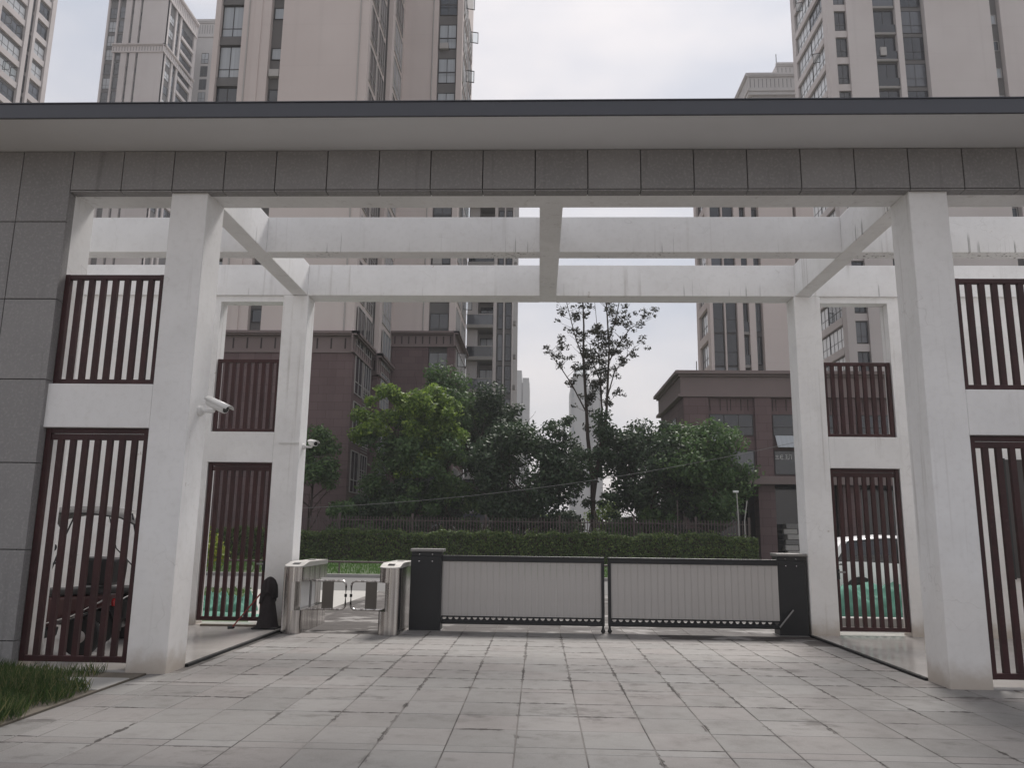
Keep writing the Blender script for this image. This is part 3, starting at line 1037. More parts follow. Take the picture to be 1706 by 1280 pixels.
# ------------------------------------------------------------------ cameras
def bullet_camera(base, d, label, scale=1.0):
    """base on the wall, d = viewing direction"""
    t = root('security_camera', base, label, 'camera')
    bx, by, bz = base
    k = scale
    MB().lathe([(0.05 * k, 0), (0.05 * k, 0.03 * k), (0.03 * k, 0.045 * k)], (bx, by, bz), 14, 'x').build('wall_plate', M['white_plastic'], t, smooth=True)
    j = Vector((bx + 0.15 * k, by - 0.02, bz - 0.005))
    MB().tube([(bx + 0.03 * k, by, bz), j], 0.018 * k, 10).build('bracket', M['white_plastic'], t, smooth=True)
    d = Vector(d).normalized()
    c = j + Vector((0.02 * k, -0.01, 0.065 * k))
    a, e = c - d * 0.11 * k, c + d * 0.15 * k
    MB().tube([a, a + d * 0.02, e - d * 0.01, e], [0.036 * k, 0.045 * k, 0.045 * k, 0.040 * k], 14).build('housing', M['white_plastic'], t, smooth=True)
    MB().tube([e - d * 0.002, e + d * 0.004], 0.034 * k, 14).build('lens', M['dark_glass'], t)
    MB().tube([j - Vector((0, 0, 0.01)), c], 0.017 * k, 8).build('swivel', M['white_plastic'], t)
    # sun hood
    side = d.cross(Vector((0, 0, 1))).normalized()
    upv = side.cross(d).normalized()
    vs_ = []
    for q in (a - d * 0.01, e + d * 0.05 * k):
        for th in range(-75, 76, 25):
            vs_.append(q + side * math.sin(R(th)) * 0.058 * k + upv * math.cos(R(th)) * 0.056 * k)
    n = 7
    fs_ = [(i, i + 1, n + i + 1, n + i) for i in range(n - 1)]
    h = MB().add(vs_, fs_).build('sun_hood', M['white_plastic'], t, smooth=True)
    sm = h.modifiers.new('s', 'SOLIDIFY')
    sm.thickness = 0.006
    return t


bullet_camera((XL, 0.28, 3.02), (0.80, -0.35, -0.35), 'white bullet security camera on the left front column', 1.25)
c2 = bullet_camera((XL, 4.62, 3.05), (0.55, -0.75, -0.15), 'white bullet security camera on the left rear column', 1.05)
MB().box(XL - 0.36, XL + 0.008, 4.375, 4.399, 3.085, 3.105).build('conduit', M['white_plastic'], c2)

# ------------------------------------------------------------------ draped cone and broom
t = root('traffic_cone', (-5.06, 4.08, 0.02), 'black traffic cone draped with dark cloth against the left rear column', 'cone')
MB().box(-5.27, -4.87, 3.92, 4.27, 0.022, 0.05).build('base', M['rubber'], t, bevel=0.015)
MB().lathe([(0.185, 0.05), (0.168, 0.10), (0.075, 0.60), (0.05, 0.70)], (-5.06, 4.09, 0), 18).build('cone', M['cone_cloth'], t, smooth=True)
vs_, fs_ = [], []
nk = 28
prof = [(0.012, 0.845), (0.045, 0.83), (0.085, 0.79), (0.112, 0.70), (0.122, 0.58), (0.128, 0.47)]
for i, (r_, z) in enumerate(prof):
    for k in range(nk):
        a = 2 * math.pi * k / nk
        w = 1 + (0.05 + 0.10 * i / 5) * math.sin(5 * a + 0.5 * i) + 0.08 * math.sin(9 * a + 1)
        low = (0.09 * math.sin(1 * a + 2.6) + 0.05 * math.sin(3 * a)) * max(0, i - 2) / 3
        vs_.append((-5.06 + r_ * w * math.cos(a), 4.09 + r_ * w * math.sin(a), z + low))
for i in range(len(prof) - 1):
    for k in range(nk):
        fs_.append((i * nk + k, i * nk + (k + 1) % nk, (i + 1) * nk + (k + 1) % nk, (i + 1) * nk + k))
fs_.append(tuple(range(nk)))
cl = MB().add(vs_, fs_).build('drape', M['cone_cloth'], t, smooth=True)
t = root('broom', (-5.62, 4.02, 0.02), 'thin red broom handle leaning on the draped cone', 'broom')
MB().tube([(-5.60, 3.98, 0.035), (-5.12, 4.05, 0.66)], 0.012, 8).build('handle', M['broom_red'], t)
MB().tube([(-5.66, 3.96, 0.032), (-5.56, 4.0, 0.05)], [0.03, 0.018], 8).build('head', M['black_plastic'], t)
MB().box(-6.25, -5.33, 4.28, 4.36, 0.0225, 0.05).build('x', M['stake']).name = 'floor_plank'
tag(bpy.data.objects['floor_plank'], 'thin wooden plank lying at the foot of the left rear gate', 'plank')

# dark board behind the right gate
t = root('notice_board', (6.6, 4.3, 1.1), 'dark board hung on the white wall behind the right edge gate', 'board')
MB().box(7.15, 8.6, YB - 0.0, YB + 0.055, 0.98, 2.92).build('panel', M['frame'], t)
MB().box(7.10, 7.15, YB - 0.02, YB + 0.055, 0.96, 2.94).build('frame', M['black_metal'], t)
MB().box(8.60, 8.65, YB - 0.02, YB + 0.055, 0.96, 2.94).build('frame', M['black_metal'], t)

# ------------------------------------------------------------------ electric tricycle in the left bay (built facing -x)
def wheel(parent, c, r_, w, axis='y', rim=True):
    wl = MB().lathe([(r_ * 0.72, -w / 2), (r_ * 0.95, -w / 2), (r_, -w * 0.3), (r_, w * 0.3), (r_ * 0.95, w / 2), (r_ * 0.72, w / 2)], c, 24, axis).build('wheel', M['rubber'], parent, smooth=False)
    MB().lathe([(r_ * 0.2, -w * 0.53), (r_ * 0.70, -w * 0.40), (r_ * 0.70, w * 0.40), (r_ * 0.2, w * 0.53)], c, 20, axis).build('rim', M['chrome'], wl, smooth=True)
    return wl


t = root('electric_tricycle', (-7.25, 2.3, 0.022), 'dark electric tricycle with grey canopy parked behind the left slatted gate', 'tricycle')
X0, Y0, Z0 = -7.25, 2.3, 0.022
wheel(t, (X0 - 0.72, Y0, Z0 + 0.23), 0.23, 0.09)
wheel(t, (X0 + 0.55, Y0 - 0.34, Z0 + 0.23), 0.23, 0.09)
wheel(t, (X0 + 0.55, Y0 + 0.34, Z0 + 0.23), 0.23, 0.09)
MB().prism_y([(X0 - 0.45, Z0 + 0.24), (X0 + 0.25, Z0 + 0.24), (X0 + 0.25, Z0 + 0.33), (X0 - 0.45, Z0 + 0.33)], Y0 - 0.24, Y0 + 0.24).build('floorboard', M['black_plastic'], t, bevel=0.02)
MB().prism_y([(X0 + 0.10, Z0 + 0.30), (X0 + 0.88, Z0 + 0.34), (X0 + 0.92, Z0 + 0.58), (X0 + 0.78, Z0 + 0.66), (X0 + 0.05, Z0 + 0.64), (X0 - 0.02, Z0 + 0.50)], Y0 - 0.27, Y0 + 0.27).build('body', M['seat'], t, bevel=0.04)
MB().prism_y([(X0 - 0.02, Z0 + 0.66), (X0 + 0.45, Z0 + 0.665), (X0 + 0.47, Z0 + 0.75), (X0 + 0.02, Z0 + 0.755)], Y0 - 0.25, Y0 + 0.25).build('seat', M['seat'], t, bevel=0.03)
MB().prism_y([(X0 + 0.52, Z0 + 0.67), (X0 + 0.95, Z0 + 0.67), (X0 + 0.97, Z0 + 0.76), (X0 + 0.52, Z0 + 0.76)], Y0 - 0.28, Y0 + 0.28).build('seat', M['seat'], t, bevel=0.03)
MB().prism_y([(X0 + 0.93, Z0 + 0.72), (X0 + 1.0, Z0 + 0.72), (X0 + 1.06, Z0 + 1.10), (X0 + 1.0, Z0 + 1.12)], Y0 - 0.27, Y0 + 0.27).build('backrest', M['red_paint'], t, bevel=0.02)
MB().prism_y([(X0 - 0.52, Z0 + 0.30), (X0 - 0.44, Z0 + 0.30), (X0 - 0.58, Z0 + 0.98), (X0 - 0.72, Z0 + 0.98), (X0 - 0.66, Z0 + 0.66)], Y0 - 0.22, Y0 + 0.22).build('leg_shield', M['red_paint'], t, bevel=0.03)
MB().tube([(X0 - 0.72, Y0, Z0 + 0.25), (X0 - 0.66, Y0, Z0 + 0.95)], 0.03, 8).build('fork', M['black_metal'], t)
MB().tube([(X0 - 0.55, Y0 - 0.36, Z0 + 1.06), (X0 - 0.62, Y0 - 0.15, Z0 + 1.02), (X0 - 0.62, Y0 + 0.15, Z0 + 1.02), (X0 - 0.55, Y0 + 0.36, Z0 + 1.06)], 0.016, 8).build('handlebar', M['black_plastic'], t)
MB().lathe([(0.0, -0.05), (0.07, -0.04), (0.08, 0.03), (0.05, 0.06)], (X0 - 0.72, Y0, Z0 + 0.90), 14, 'x').build('headlight', M['chrome'], t, smooth=True)
for s in (-1, 1):
    mr = MB().tube([(X0 - 0.58, Y0 + s * 0.27, Z0 + 1.04), (X0 - 0.60, Y0 + s * 0.33, Z0 + 1.24)], 0.006, 6).build('mirror', M['chrome'], t)
    MB().lathe([(0.045, -0.008), (0.05, 0), (0.045, 0.01)], (X0 - 0.60, Y0 + s * 0.33, Z0 + 1.28), 12, 'x').build('mirror_glass', M['black_plastic'], mr)
    MB().tube([(X0 + 0.99, Y0 + s * 0.30, Z0 + 0.5), (X0 + 1.0, Y0 + s * 0.34, Z0 + 1.30), (X0 + 0.88, Y0 + s * 0.36, Z0 + 1.78)], 0.012, 8).build('canopy_post', M['black_metal'], t)
    MB().tube([(X0 - 0.55, Y0 + s * 0.20, Z0 + 0.9), (X0 - 0.48, Y0 + s * 0.34, Z0 + 1.40), (X0 - 0.35, Y0 + s * 0.36, Z0 + 1.80)], 0.012, 8).build('canopy_post', M['black_metal'], t)
    MB().tube([(X0 + 0.99, Y0 + s * 0.33, Z0 + 1.02), (X0 + 0.70, Y0 + s * 0.36, Z0 + 1.30), (X0 + 0.55, Y0 + s * 0.36, Z0 + 1.76)], 0.008, 6).build('canopy_brace', M['black_metal'], t)
    MB().tube([(X0 - 0.05, Y0 + s * 0.285, Z0 + 0.40), (X0 + 0.60, Y0 + s * 0.30, Z0 + 0.48), (X0 + 0.92, Y0 + s * 0.29, Z0 + 0.66)], 0.012, 8).build('side_rail', M['chrome'], t, smooth=True)
    MB().tube([(X0 - 0.42, Y0 + s * 0.25, Z0 + 0.34), (X0 + 0.20, Y0 + s * 0.26, Z0 + 0.36)], 0.009, 8).build('side_rail', M['chrome'], t, smooth=True)
    MB().lathe([(0.0, -0.012), (0.03, -0.01), (0.035, 0.01)], (X0 + 0.94, Y0 + s * 0.2, Z0 + 0.5), 10, 'x').build('tail_light', M['red_lens'], t)
    # rear mudguards
    g = MB()
    pts = [(X0 + 0.55 + 0.29 * math.cos(R(a)), Z0 + 0.23 + 0.29 * math.sin(R(a))) for a in range(-10, 191, 20)]
    inn = [(X0 + 0.55 + 0.275 * math.cos(R(a)), Z0 + 0.23 + 0.275 * math.sin(R(a))) for a in range(190, -11, -20)]
    for i in range(len(pts) - 1):
        q = [pts[i], pts[i + 1], inn[len(inn) - 2 - i], inn[len(inn) - 1 - i]]
        g.prism_y(q, Y0 + s * 0.34 - 0.08, Y0 + s * 0.34 + 0.08)
    g.build('mudguard', M['black_plastic'], t)
cp = MB()
st = [(-0.62, 1.70), (-0.50, 1.82), (-0.2, 1.88), (0.3, 1.885), (0.75, 1.83), (1.0, 1.72), (1.08, 1.62)]
vs_, fs_ = [], []
for (x, z) in st:
    for k in range(7):
        yk = -0.42 + 0.14 * k
        vs_.append((X0 + x, Y0 + yk, Z0 + z - 0.10 * (yk / 0.42) ** 4))
for i in range(len(st) - 1):
    for k in range(6):
        fs_.append((i * 7 + k, i * 7 + k + 1, (i + 1) * 7 + k + 1, (i + 1) * 7 + k))
c = cp.add(vs_, fs_).build('canopy', M['canopy'], t, smooth=True)
sm = c.modifiers.new('s', 'SOLIDIFY')
sm.thickness = 0.02
for s in (-1, 1):
    MB().tube([(X0 + x, Y0 + s * 0.42, Z0 + z - 0.11) for x, z in st], 0.012, 6).build('canopy_rim', M['black_metal'], t)

t = root('electric_scooter', (-6.95, 0.95, 0.022), 'dark red electric scooter parked in front of the tricycle behind the left slatted gate', 'scooter')
X0, Y0, Z0 = -6.95, 0.95, 0.022
wheel(t, (X0 - 0.62, Y0, Z0 + 0.24), 0.24, 0.10)
wheel(t, (X0 + 0.60, Y0, Z0 + 0.24), 0.24, 0.10)
MB().prism_y([(X0 - 0.38, Z0 + 0.22), (X0 + 0.20, Z0 + 0.22), (X0 + 0.22, Z0 + 0.34), (X0 - 0.36, Z0 + 0.34)], Y0 - 0.15, Y0 + 0.15).build('floorboard', M['black_plastic'], t, bevel=0.02)
MB().prism_y([(X0 + 0.10, Z0 + 0.30), (X0 + 0.45, Z0 + 0.50), (X0 + 0.92, Z0 + 0.62), (X0 + 0.95, Z0 + 0.76), (X0 + 0.10, Z0 + 0.72)], Y0 - 0.15, Y0 + 0.15).build('body', M['red_paint'], t, bevel=0.04)
MB().prism_y([(X0 + 0.04, Z0 + 0.725), (X0 + 0.85, Z0 + 0.765), (X0 + 0.84, Z0 + 0.86), (X0 + 0.40, Z0 + 0.82), (X0 + 0.06, Z0 + 0.82)], Y0 - 0.15, Y0 + 0.15).build('seat', M['seat'], t, bevel=0.03)
MB().prism_y([(X0 + 0.62, Z0 + 0.87), (X0 + 1.0, Z0 + 0.87), (X0 + 1.02, Z0 + 1.20), (X0 + 0.60, Z0 + 1.22)], Y0 - 0.19, Y0 + 0.19).build('top_box', M['black_plastic'], t, bevel=0.04)
MB().prism_y([(X0 - 0.44, Z0 + 0.30), (X0 - 0.36, Z0 + 0.30), (X0 - 0.46, Z0 + 1.02), (X0 - 0.60, Z0 + 1.02), (X0 - 0.58, Z0 + 0.62)], Y0 - 0.18, Y0 + 0.18).build('leg_shield', M['red_paint'], t, bevel=0.03)
MB().prism_y([(X0 - 0.50, Z0 + 0.60), (X0 - 0.32, Z0 + 0.45), (X0 - 0.24, Z0 + 1.02), (X0 - 0.44, Z0 + 1.14)], Y0 - 0.30, Y0 + 0.30).build('leg_quilt', M['cone_cloth'], t, bevel=0.04)
MB().tube([(X0 - 0.62, Y0, Z0 + 0.24), (X0 - 0.50, Y0, Z0 + 1.08)], 0.03, 8).build('fork', M['chrome'], t)
MB().tube([(X0 - 0.38, Y0 - 0.33, Z0 + 1.14), (X0 - 0.48, Y0 - 0.1, Z0 + 1.10), (X0 - 0.48, Y0 + 0.1, Z0 + 1.10), (X0 - 0.38, Y0 + 0.33, Z0 + 1.14)], 0.016, 8).build('handlebar', M['black_plastic'], t)
MB().lathe([(0.0, -0.05), (0.06, -0.04), (0.075, 0.03), (0.05, 0.06)], (X0 - 0.60, Y0, Z0 + 1.00), 14, 'x').build('headlight', M['chrome'], t, smooth=True)
for s in (-1, 1):
    mr = MB().tube([(X0 - 0.42, Y0 + s * 0.24, Z0 + 1.12), (X0 - 0.46, Y0 + s * 0.31, Z0 + 1.32)], 0.006, 6).build('mirror', M['chrome'], t)
    MB().lathe([(0.045, -0.008), (0.05, 0), (0.045, 0.01)], (X0 - 0.46, Y0 + s * 0.31, Z0 + 1.36), 12, 'x').build('mirror_glass', M['chrome'], mr)
    MB().tube([(X0 + 0.20, Y0 + s * 0.165, Z0 + 0.40), (X0 + 0.55, Y0 + s * 0.17, Z0 + 0.50), (X0 + 0.96, Y0 + s * 0.16, Z0 + 0.72)], 0.011, 8).build('side_rail', M['chrome'], t, smooth=True)
MB().lathe([(0.0, -0.01), (0.05, -0.008), (0.05, 0.02)], (X0 + 0.97, Y0, Z0 + 0.66), 12, 'x').build('tail_light', M['red_lens'], t)
MB().tube([(X0 + 0.05, Y0 - 0.10, Z0 + 0.24), (X0 + 0.02, Y0 - 0.22, Z0 + 0.0)], 0.012, 6).build('kick_stand', M['grey_metal'], t)

t['group'] = 'scooters behind the left gate'
first = t
t = first.copy()
COL.objects.link(t)
tag(t, 'dark electric scooter parked between the red scooter and the canopied tricycle', 'scooter', 'scooters behind the left gate')
t.location = (-7.62, 1.62, 0.022)
for ch in list(first.children):
    c = ch.copy()
    COL.objects.link(c)
    c.parent = t
    if ch.name.split('.')[0] in ('body', 'leg_shield'):
        c.data = ch.data.copy()
        c.data.materials[0] = M['black_metal']
    for g in list(ch.children):
        d = g.copy()
        COL.objects.link(d)
        d.parent = c

# ------------------------------------------------------------------ white car behind the right rear gate (built facing +x)
t = root('car', (0, 0, 0), 'white hatchback car parked behind the right rear slatted gate', 'car')
L = [(-2.12, .55, .62, .66), (-2.05, .40, .98, .80), (-1.75, .30, 1.06, .87), (-1.2, .28, 1.06, .90), (-0.4, .24, 1.03, .91), (0.5, .24, 1.00, .91), (1.0, .26, 0.97, .90), (1.5, .28, .90, .88), (1.9, .32, .78, .80), (2.12, .45, .62, .62)]
vs_, fs_ = [], []
for (x, zl, zb, w) in L:
    sec = [(w * .90, zl), (w, zl + (zb - zl) * .35), (w * .995, zl + (zb - zl) * .7), (w * .955, zb), (w * .80, zb + .035), (w * .4, zb + .06), (0, zb + .065)]
    full = [(-a, b_) for a, b_ in sec] + [(a, b_) for a, b_ in reversed(sec[:-1])]
    vs_ += [(x, a, b_) for a, b_ in full]
n = 13
for i in range(len(L) - 1):
    for k in range(n - 1):
        fs_.append((i * n + k, i * n + k + 1, (i + 1) * n + k + 1, (i + 1) * n + k))
    fs_.append((i * n + n - 1, i * n, (i + 1) * n, (i + 1) * n + n - 1))
fs_ += [tuple(range(n)), tuple(range((len(L) - 1) * n, len(L) * n))]
body = MB().add(vs_, fs_).build('body', M['car_white'], t, smooth=True)
G = [(-2.0, 1.05, .76), (-1.72, 1.42, .70), (-1.45, 1.58, .66), (-0.6, 1.655, .65), (0.1, 1.64, .65), (0.45, 1.56, .66), (1.15, 1.02, .76)]
for nm, mt, off, zmin in (('glasshouse', M['dark_glass'], 0.0, 0), ('roof', M['car_white'], 0.012, 1.50)):
    vs_, fs_ = [], []
    GG = G if nm == 'glasshouse' else G[1:6]
    for (x, z, w) in GG:
        if nm == 'glasshouse':
            sec = [(.85, .99), (w + .03, z - .09), (w * .90, z - .02), (w * .5, z), (0, z + .008)]
        else:
            sec = [(w + .03, z - .06), (w + .015, z - .035), (w * .90 + .01, z - .008), (w * .5, z + .013), (0, z + .022)]
        full = [(-a, b_) for a, b_ in sec] + [(a, b_) for a, b_ in reversed(sec[:-1])]
        vs_ += [(x, a, b_) for a, b_ in full]
    n = 9
    for i in range(len(GG) - 1):
        for k in range(n - 1):
            fs_.append((i * n + k, i * n + k + 1, (i + 1) * n + k + 1, (i + 1) * n + k))
    MB().add(vs_, fs_).build(nm, mt, t, smooth=True)
for s in (-1, 1):
    for (xa, xb, za, zb_) in ((-1.95, -1.62, 1.05, 1.50), (-0.42, -0.34, 1.03, 1.60), (0.62, 0.98, 1.50, 1.10)):
        y1_, y2_ = s * .872, s * (.70)
        MB().add([(xa, y1_, za if xa < 0.5 else 1.02), (xa + .13, y1_, za if xa < .5 else 1.02), (xb + .13, y2_ + s * .012, zb_), (xb, y2_ + s * .012, zb_)] if xa < 0.5 else
                 [(1.00, s * .872, 1.02), (1.13, s * .872, 1.02), (0.50, s * .70, 1.56), (0.40, s * .70, 1.56)], [(0, 1, 2, 3)]).build('pillar', M['car_white'], t)
    for xw in (-1.30, 1.32):
        MB().lathe([(0.37, -0.01), (0.385, 0.0), (0.37, 0.012)], (xw, s * .895, .36), 24, 'y').build('wheel_arch', M['black_plastic'], t)
        wheel(t, (xw, s * .82, .325), .325, .20)
    hm = MB().box(-0.30, -0.12, s * .905, s * .93, .86, .885).build('door_handle', M['car_white'], t, bevel=.008)
    MB().box(-1.2, -0.36, s * .912, s * .914, .45, .452).build('door_seam', M['black_plastic'], t)
    MB().prism_y([(0.62, 1.00), (0.80, 1.0), (0.78, 1.13), (0.66, 1.13)], min(s * .90, s * 1.05), max(s * .90, s * 1.05)).build('mirror', M['car_white'], t, bevel=.02)
    MB().box(-2.10, -2.03, min(s * .45, s * .74), max(s * .45, s * .74), .82, .98).build('tail_light', M['red_lens'], t, bevel=.02)
    MB().box(1.98, 2.06, min(s * .40, s * .72), max(s * .40, s * .72), .64, .74).build('headlight', M['chrome'], t, bevel=.02)
t.location = (7.88, 10.25, -0.004)

# green dust netting over soil heaps
def net_heap(x0, x1, y0, y1, h, label, seed):
    nx_, ny_ = 90, 26
    vs_, fs_ = [], []
    r2 = np.random.default_rng(seed)
    ph = r2.uniform(0, 6, 6)
    for i in range(nx_ + 1):
        for j in range(ny_ + 1):
            u, v = i / nx_, j / ny_
            e = min(1, min(u, 1 - u) * 9) * min(1, min(v, 1 - v) * 4.5)
            z = h * (0.72 + 0.16 * math.sin(5 * u + ph[0]) + 0.12 * math.sin(11 * u + 4 * v + ph[1]) + 0.1 * math.sin(7 * v + ph[2]) + 0.09 * math.sin(31 * u + 9 * v + ph[3]) + 0.06 * math.sin(53 * u - 17 * v + ph[4]) + 0.05 * math.sin(97 * u + 31 * v + ph[5]) + r2.normal() * 0.02)
            vs_.append((x0 + (x1 - x0) * u + 0.04 * math.sin(9 * v), y0 + (y1 - y0) * v, 0.005 + z * math.sqrt(e)))
    for i in range(nx_):
        for j in range(ny_):
            a = i * (ny_ + 1) + j
            fs_.append((a, a + 1, a + ny_ + 2, a + ny_ + 1))
    o = MB().add(vs_, fs_).build('dust_net', M['net'], smooth=True)
    tag(o, label, 'netting')


net_heap(4.6, 11.5, 6.6, 8.0, 0.68, 'green dust netting heaped in front of the white car', 3)
net_heap(-9.0, -5.6, 5.4, 6.2, 0.10, 'green dust netting lying flat along the lawn behind the left rear gate', 4)
net_heap(-7.6, -6.35, 6.3, 7.3, 0.42, 'green dust netting heap beside the lawn behind the left rear gate', 8)
MB().box(4.5, 12, 6.0, 6.25, -0.06, 0.16).build('x', M['kerb'], bevel=.015).name = 'planter_kerb'
tag(bpy.data.objects['planter_kerb'], 'low stone planter kerb in front of the heaped green netting', 'kerb')

# ------------------------------------------------------------------ vegetation
def quads(name, mat, parent, C, D, N, ln, wd):
    """leaf shaped quads: centres C, long axis D, normal N, length ln, width wd"""
    n = len(C)
    S = np.cross(D, N)
    S /= np.linalg.norm(S, axis=1)[:, None] + 1e-9
    ln = np.asarray(ln)[:, None]
    wd = np.asarray(wd)[:, None]
    V = np.empty((n, 4, 3))
    V[:, 0] = C - D * ln * 0.5
    V[:, 1] = C + S * wd * 0.5 - D * ln * 0.05
    V[:, 2] = C + D * ln * 0.5
    V[:, 3] = C - S * wd * 0.5 - D * ln * 0.05
    me = bpy.data.meshes.new(name)
    me.vertices.add(n * 4)
    me.vertices.foreach_set('co', V.reshape(-1).astype(np.float32))
    me.loops.add(n * 4)
    me.loops.foreach_set('vertex_index', np.arange(n * 4, dtype=np.int32))
    me.polygons.add(n)
    me.polygons.foreach_set('loop_start', np.arange(0, n * 4, 4, dtype=np.int32))
    me.materials.append(mat)
    me.update(calc_edges=True)
    o = bpy.data.objects.new(name, me)
    COL.objects.link(o)
    if parent is not None:
        o.parent = parent
        if parent.name in ROOT:
            o.matrix_parent_inverse = ROOT[parent.name]
    return o


def unit(a):
    return a / (np.linalg.norm(a, axis=1)[:, None] + 1e-9)


def blob_leaves(rg, blobs, n, size, droop=0.25):
    """leaves spread through lumpy blobs (x,y,z,r)"""
    B = np.array(blobs)
    w = B[:, 3] ** 2
    idx = rg.choice(len(B), n, p=w / w.sum())
    d = unit(rg.normal(size=(n, 3)))
    rr = rg.uniform(0, 1, n) ** 0.45
    rr *= 1 + 0.22 * np.sin(5 * d[:, 0] + 3 * d[:, 2] + idx) * np.cos(4 * d[:, 1] + idx * 1.7)
    sc = np.array([1, 1, 0.72])
    C = B[idx, :3] + d * (B[idx, 3] * rr)[:, None] * sc
    N = unit(d * 0.6 + rg.normal(size=(n, 3)) * 0.7 + np.array([0, 0, 0.6]))
    D = unit(np.cross(N, rg.normal(size=(n, 3))) - np.array([0, 0, droop]))
    ln = size * rg.uniform(0.6, 1.35, n)
    return C, D, N, ln, ln * 0.52


def branch(mb, p, d, length, r0, depth, rg, tips, kink=0.25, upb=0.25):
    p = Vector(p)
    d = Vector(d).normalized()
    pts, rs = [p.copy()], [r0]
    seg = 4
    for i in range(seg):
        d = (d + Vector(rg.normal(size=3)) * kink * 0.4 + Vector((0, 0, upb * 0.25))).normalized()
        p = p + d * (length / seg)
        pts.append(p.copy())
        rs.append(r0 * (1 - 0.62 * (i + 1) / seg))
        if depth > 0 and i >= 1:
            for _ in range(1 if i < seg - 1 else 2):
                dd = (d + Vector(rg.normal(size=3)) * 0.75).normalized()
                branch(mb, p, dd, length * rg.uniform(0.45, 0.68), rs[-1] * 0.7, depth - 1, rg, tips, kink, upb)
    mb.tube(pts, rs, 5 if depth < 2 else 7, caps=False)
    tips.append((p.x, p.y, p.z))
    return pts


def tree(name, label, base, trunk_h, trunk_r, crown, n_blob, blob_r, n_leaf, leaf, mat, seed, group=None, cat='tree'):
    """crown = (cx, cy, cz, rx, ry, rz)"""
    rg = np.random.default_rng(seed)
    t = root(name, base, label, cat, group)
    tips = []
    mb_ = MB()
    bx, by, bz = base
    cx, cy, cz, rx, ry, rz = crown
    topz = cz - rz * 0.35
    pts = [Vector((bx, by, bz - 0.05))]
    for i in range(1, 6):
        f = i / 5
        pts.append(Vector((bx + (cx - bx) * f + rg.normal() * 0.06, by + (cy - by) * f + rg.normal() * 0.06, bz + (topz - bz) * f)))
    mb_.tube(pts, [trunk_r * (1.15 - 0.6 * i / 5) for i in range(6)], 9, caps=False)
    for k in range(9):
        f = 0.35 + 0.65 * k / 8
        p = pts[0].lerp(pts[-1], f)
        a = k * 2.4 + rg.uniform(-.4, .4)
        d = Vector((math.cos(a), math.sin(a), 0.7))
        branch(mb_, p, d, max(rx, rz) * rg.uniform(0.55, 0.85), trunk_r * 0.4, 1, rg, tips)
    mb_.build('trunk', M['bark'], t, smooth=True)
    blobs = []
    for k in range(n_blob):
        d = unit(rg.normal(size=(1, 3)))[0]
        rr = rg.uniform(0.25, 1) ** 0.6
        q = np.array([cx, cy, cz]) + d * rr * np.array([rx, ry, rz]) * 0.82
        # rounder underside, uneven top
        blobs.append((q[0], q[1], q[2], blob_r * rg.uniform(0.6, 1.25)))
    quads('crown', mat, t, *blob_leaves(rg, blobs, n_leaf, leaf))
    return t


TG = 'trees behind the hedge'
lt_ = tree('leafy_tree', 'bright yellow-green leafy tree in front of the brown tower base', (-9.4, 38.2, 0.06), 3, 0.15, (-8.7, 38.4, 7.9, 4.0, 2.8, 3.6), 58, 0.72, 15000, 0.26, M['leaf_light'], 21, TG)
# darker leaves lower in the same crown
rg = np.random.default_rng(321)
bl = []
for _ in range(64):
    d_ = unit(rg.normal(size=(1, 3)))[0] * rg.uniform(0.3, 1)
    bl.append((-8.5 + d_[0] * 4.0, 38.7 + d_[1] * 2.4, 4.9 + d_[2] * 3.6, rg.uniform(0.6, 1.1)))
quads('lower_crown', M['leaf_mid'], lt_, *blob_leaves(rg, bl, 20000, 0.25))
tree('evergreen_tree', 'grey-green tall tree rising behind the bright yellow-green tree', (-6.6, 42.5, 0.06), 4, 0.18, (-6.8, 43.0, 9.2, 2.7, 2.4, 4.2), 36, 1.1, 13000, 0.25, M['leaf_mid'], 22, TG)
tree('evergreen_tree', 'dark tree right below the stacked balconies, behind the others', (-3.6, 44.5, 0.06), 4, 0.18, (-4.0, 44.0, 8.2, 2.4, 2.0, 4.6), 36, 1.05, 14000, 0.25, M['leaf_dark'], 23, TG)
tree('evergreen_tree', 'broad dark evergreen left of the tall sparse tree', (-1.8, 38.0, 0.06), 3, 0.17, (-1.3, 38.2, 5.4, 3.9, 2.8, 4.0), 56, 1.1, 22000, 0.24, M['leaf_dark'], 24, TG)
tree('evergreen_tree', 'broad dark evergreen right of the tall sparse tree', (5.6, 38.3, 0.06), 3, 0.17, (5.8, 38.5, 5.6, 3.0, 2.6, 3.6), 46, 1.1, 18000, 0.24, M['leaf_dark'], 25, TG)
tree('evergreen_tree', 'rounded green tree nearest the low brown building', (9.0, 37.6, 0.06), 3, 0.17, (9.0, 37.6, 5.4, 3.2, 2.6, 3.6), 48, 1.05, 19000, 0.24, M['leaf_mid'], 26, TG)
tree('young_tree', 'small dark tree next to the camera on the left rear column', (-14.2, 37.2, 0.06), 2, 0.10, (-13.9, 37.2, 5.3, 1.5, 1.5, 2.7), 22, 0.8, 7000, 0.22, M['leaf_mid'], 27, TG)
tree('young_tree', 'low pale green shrub tree seen under the tall sparse tree', (4.2, 46.0, 0.06), 2, 0.08, (4.0, 46.0, 2.6, 1.3, 1.3, 1.8), 18, 0.6, 4000, 0.2, M['leaf_light'], 28, TG)
tree('young_tree', 'low pale green shrub tree seen left of the sparse tree trunk', (0.2, 47.5, 0.06), 2, 0.08, (0.0, 47.5, 1.9, 1.7, 1.3, 1.4), 18, 0.6, 4000, 0.2, M['leaf_light'], 29, TG)

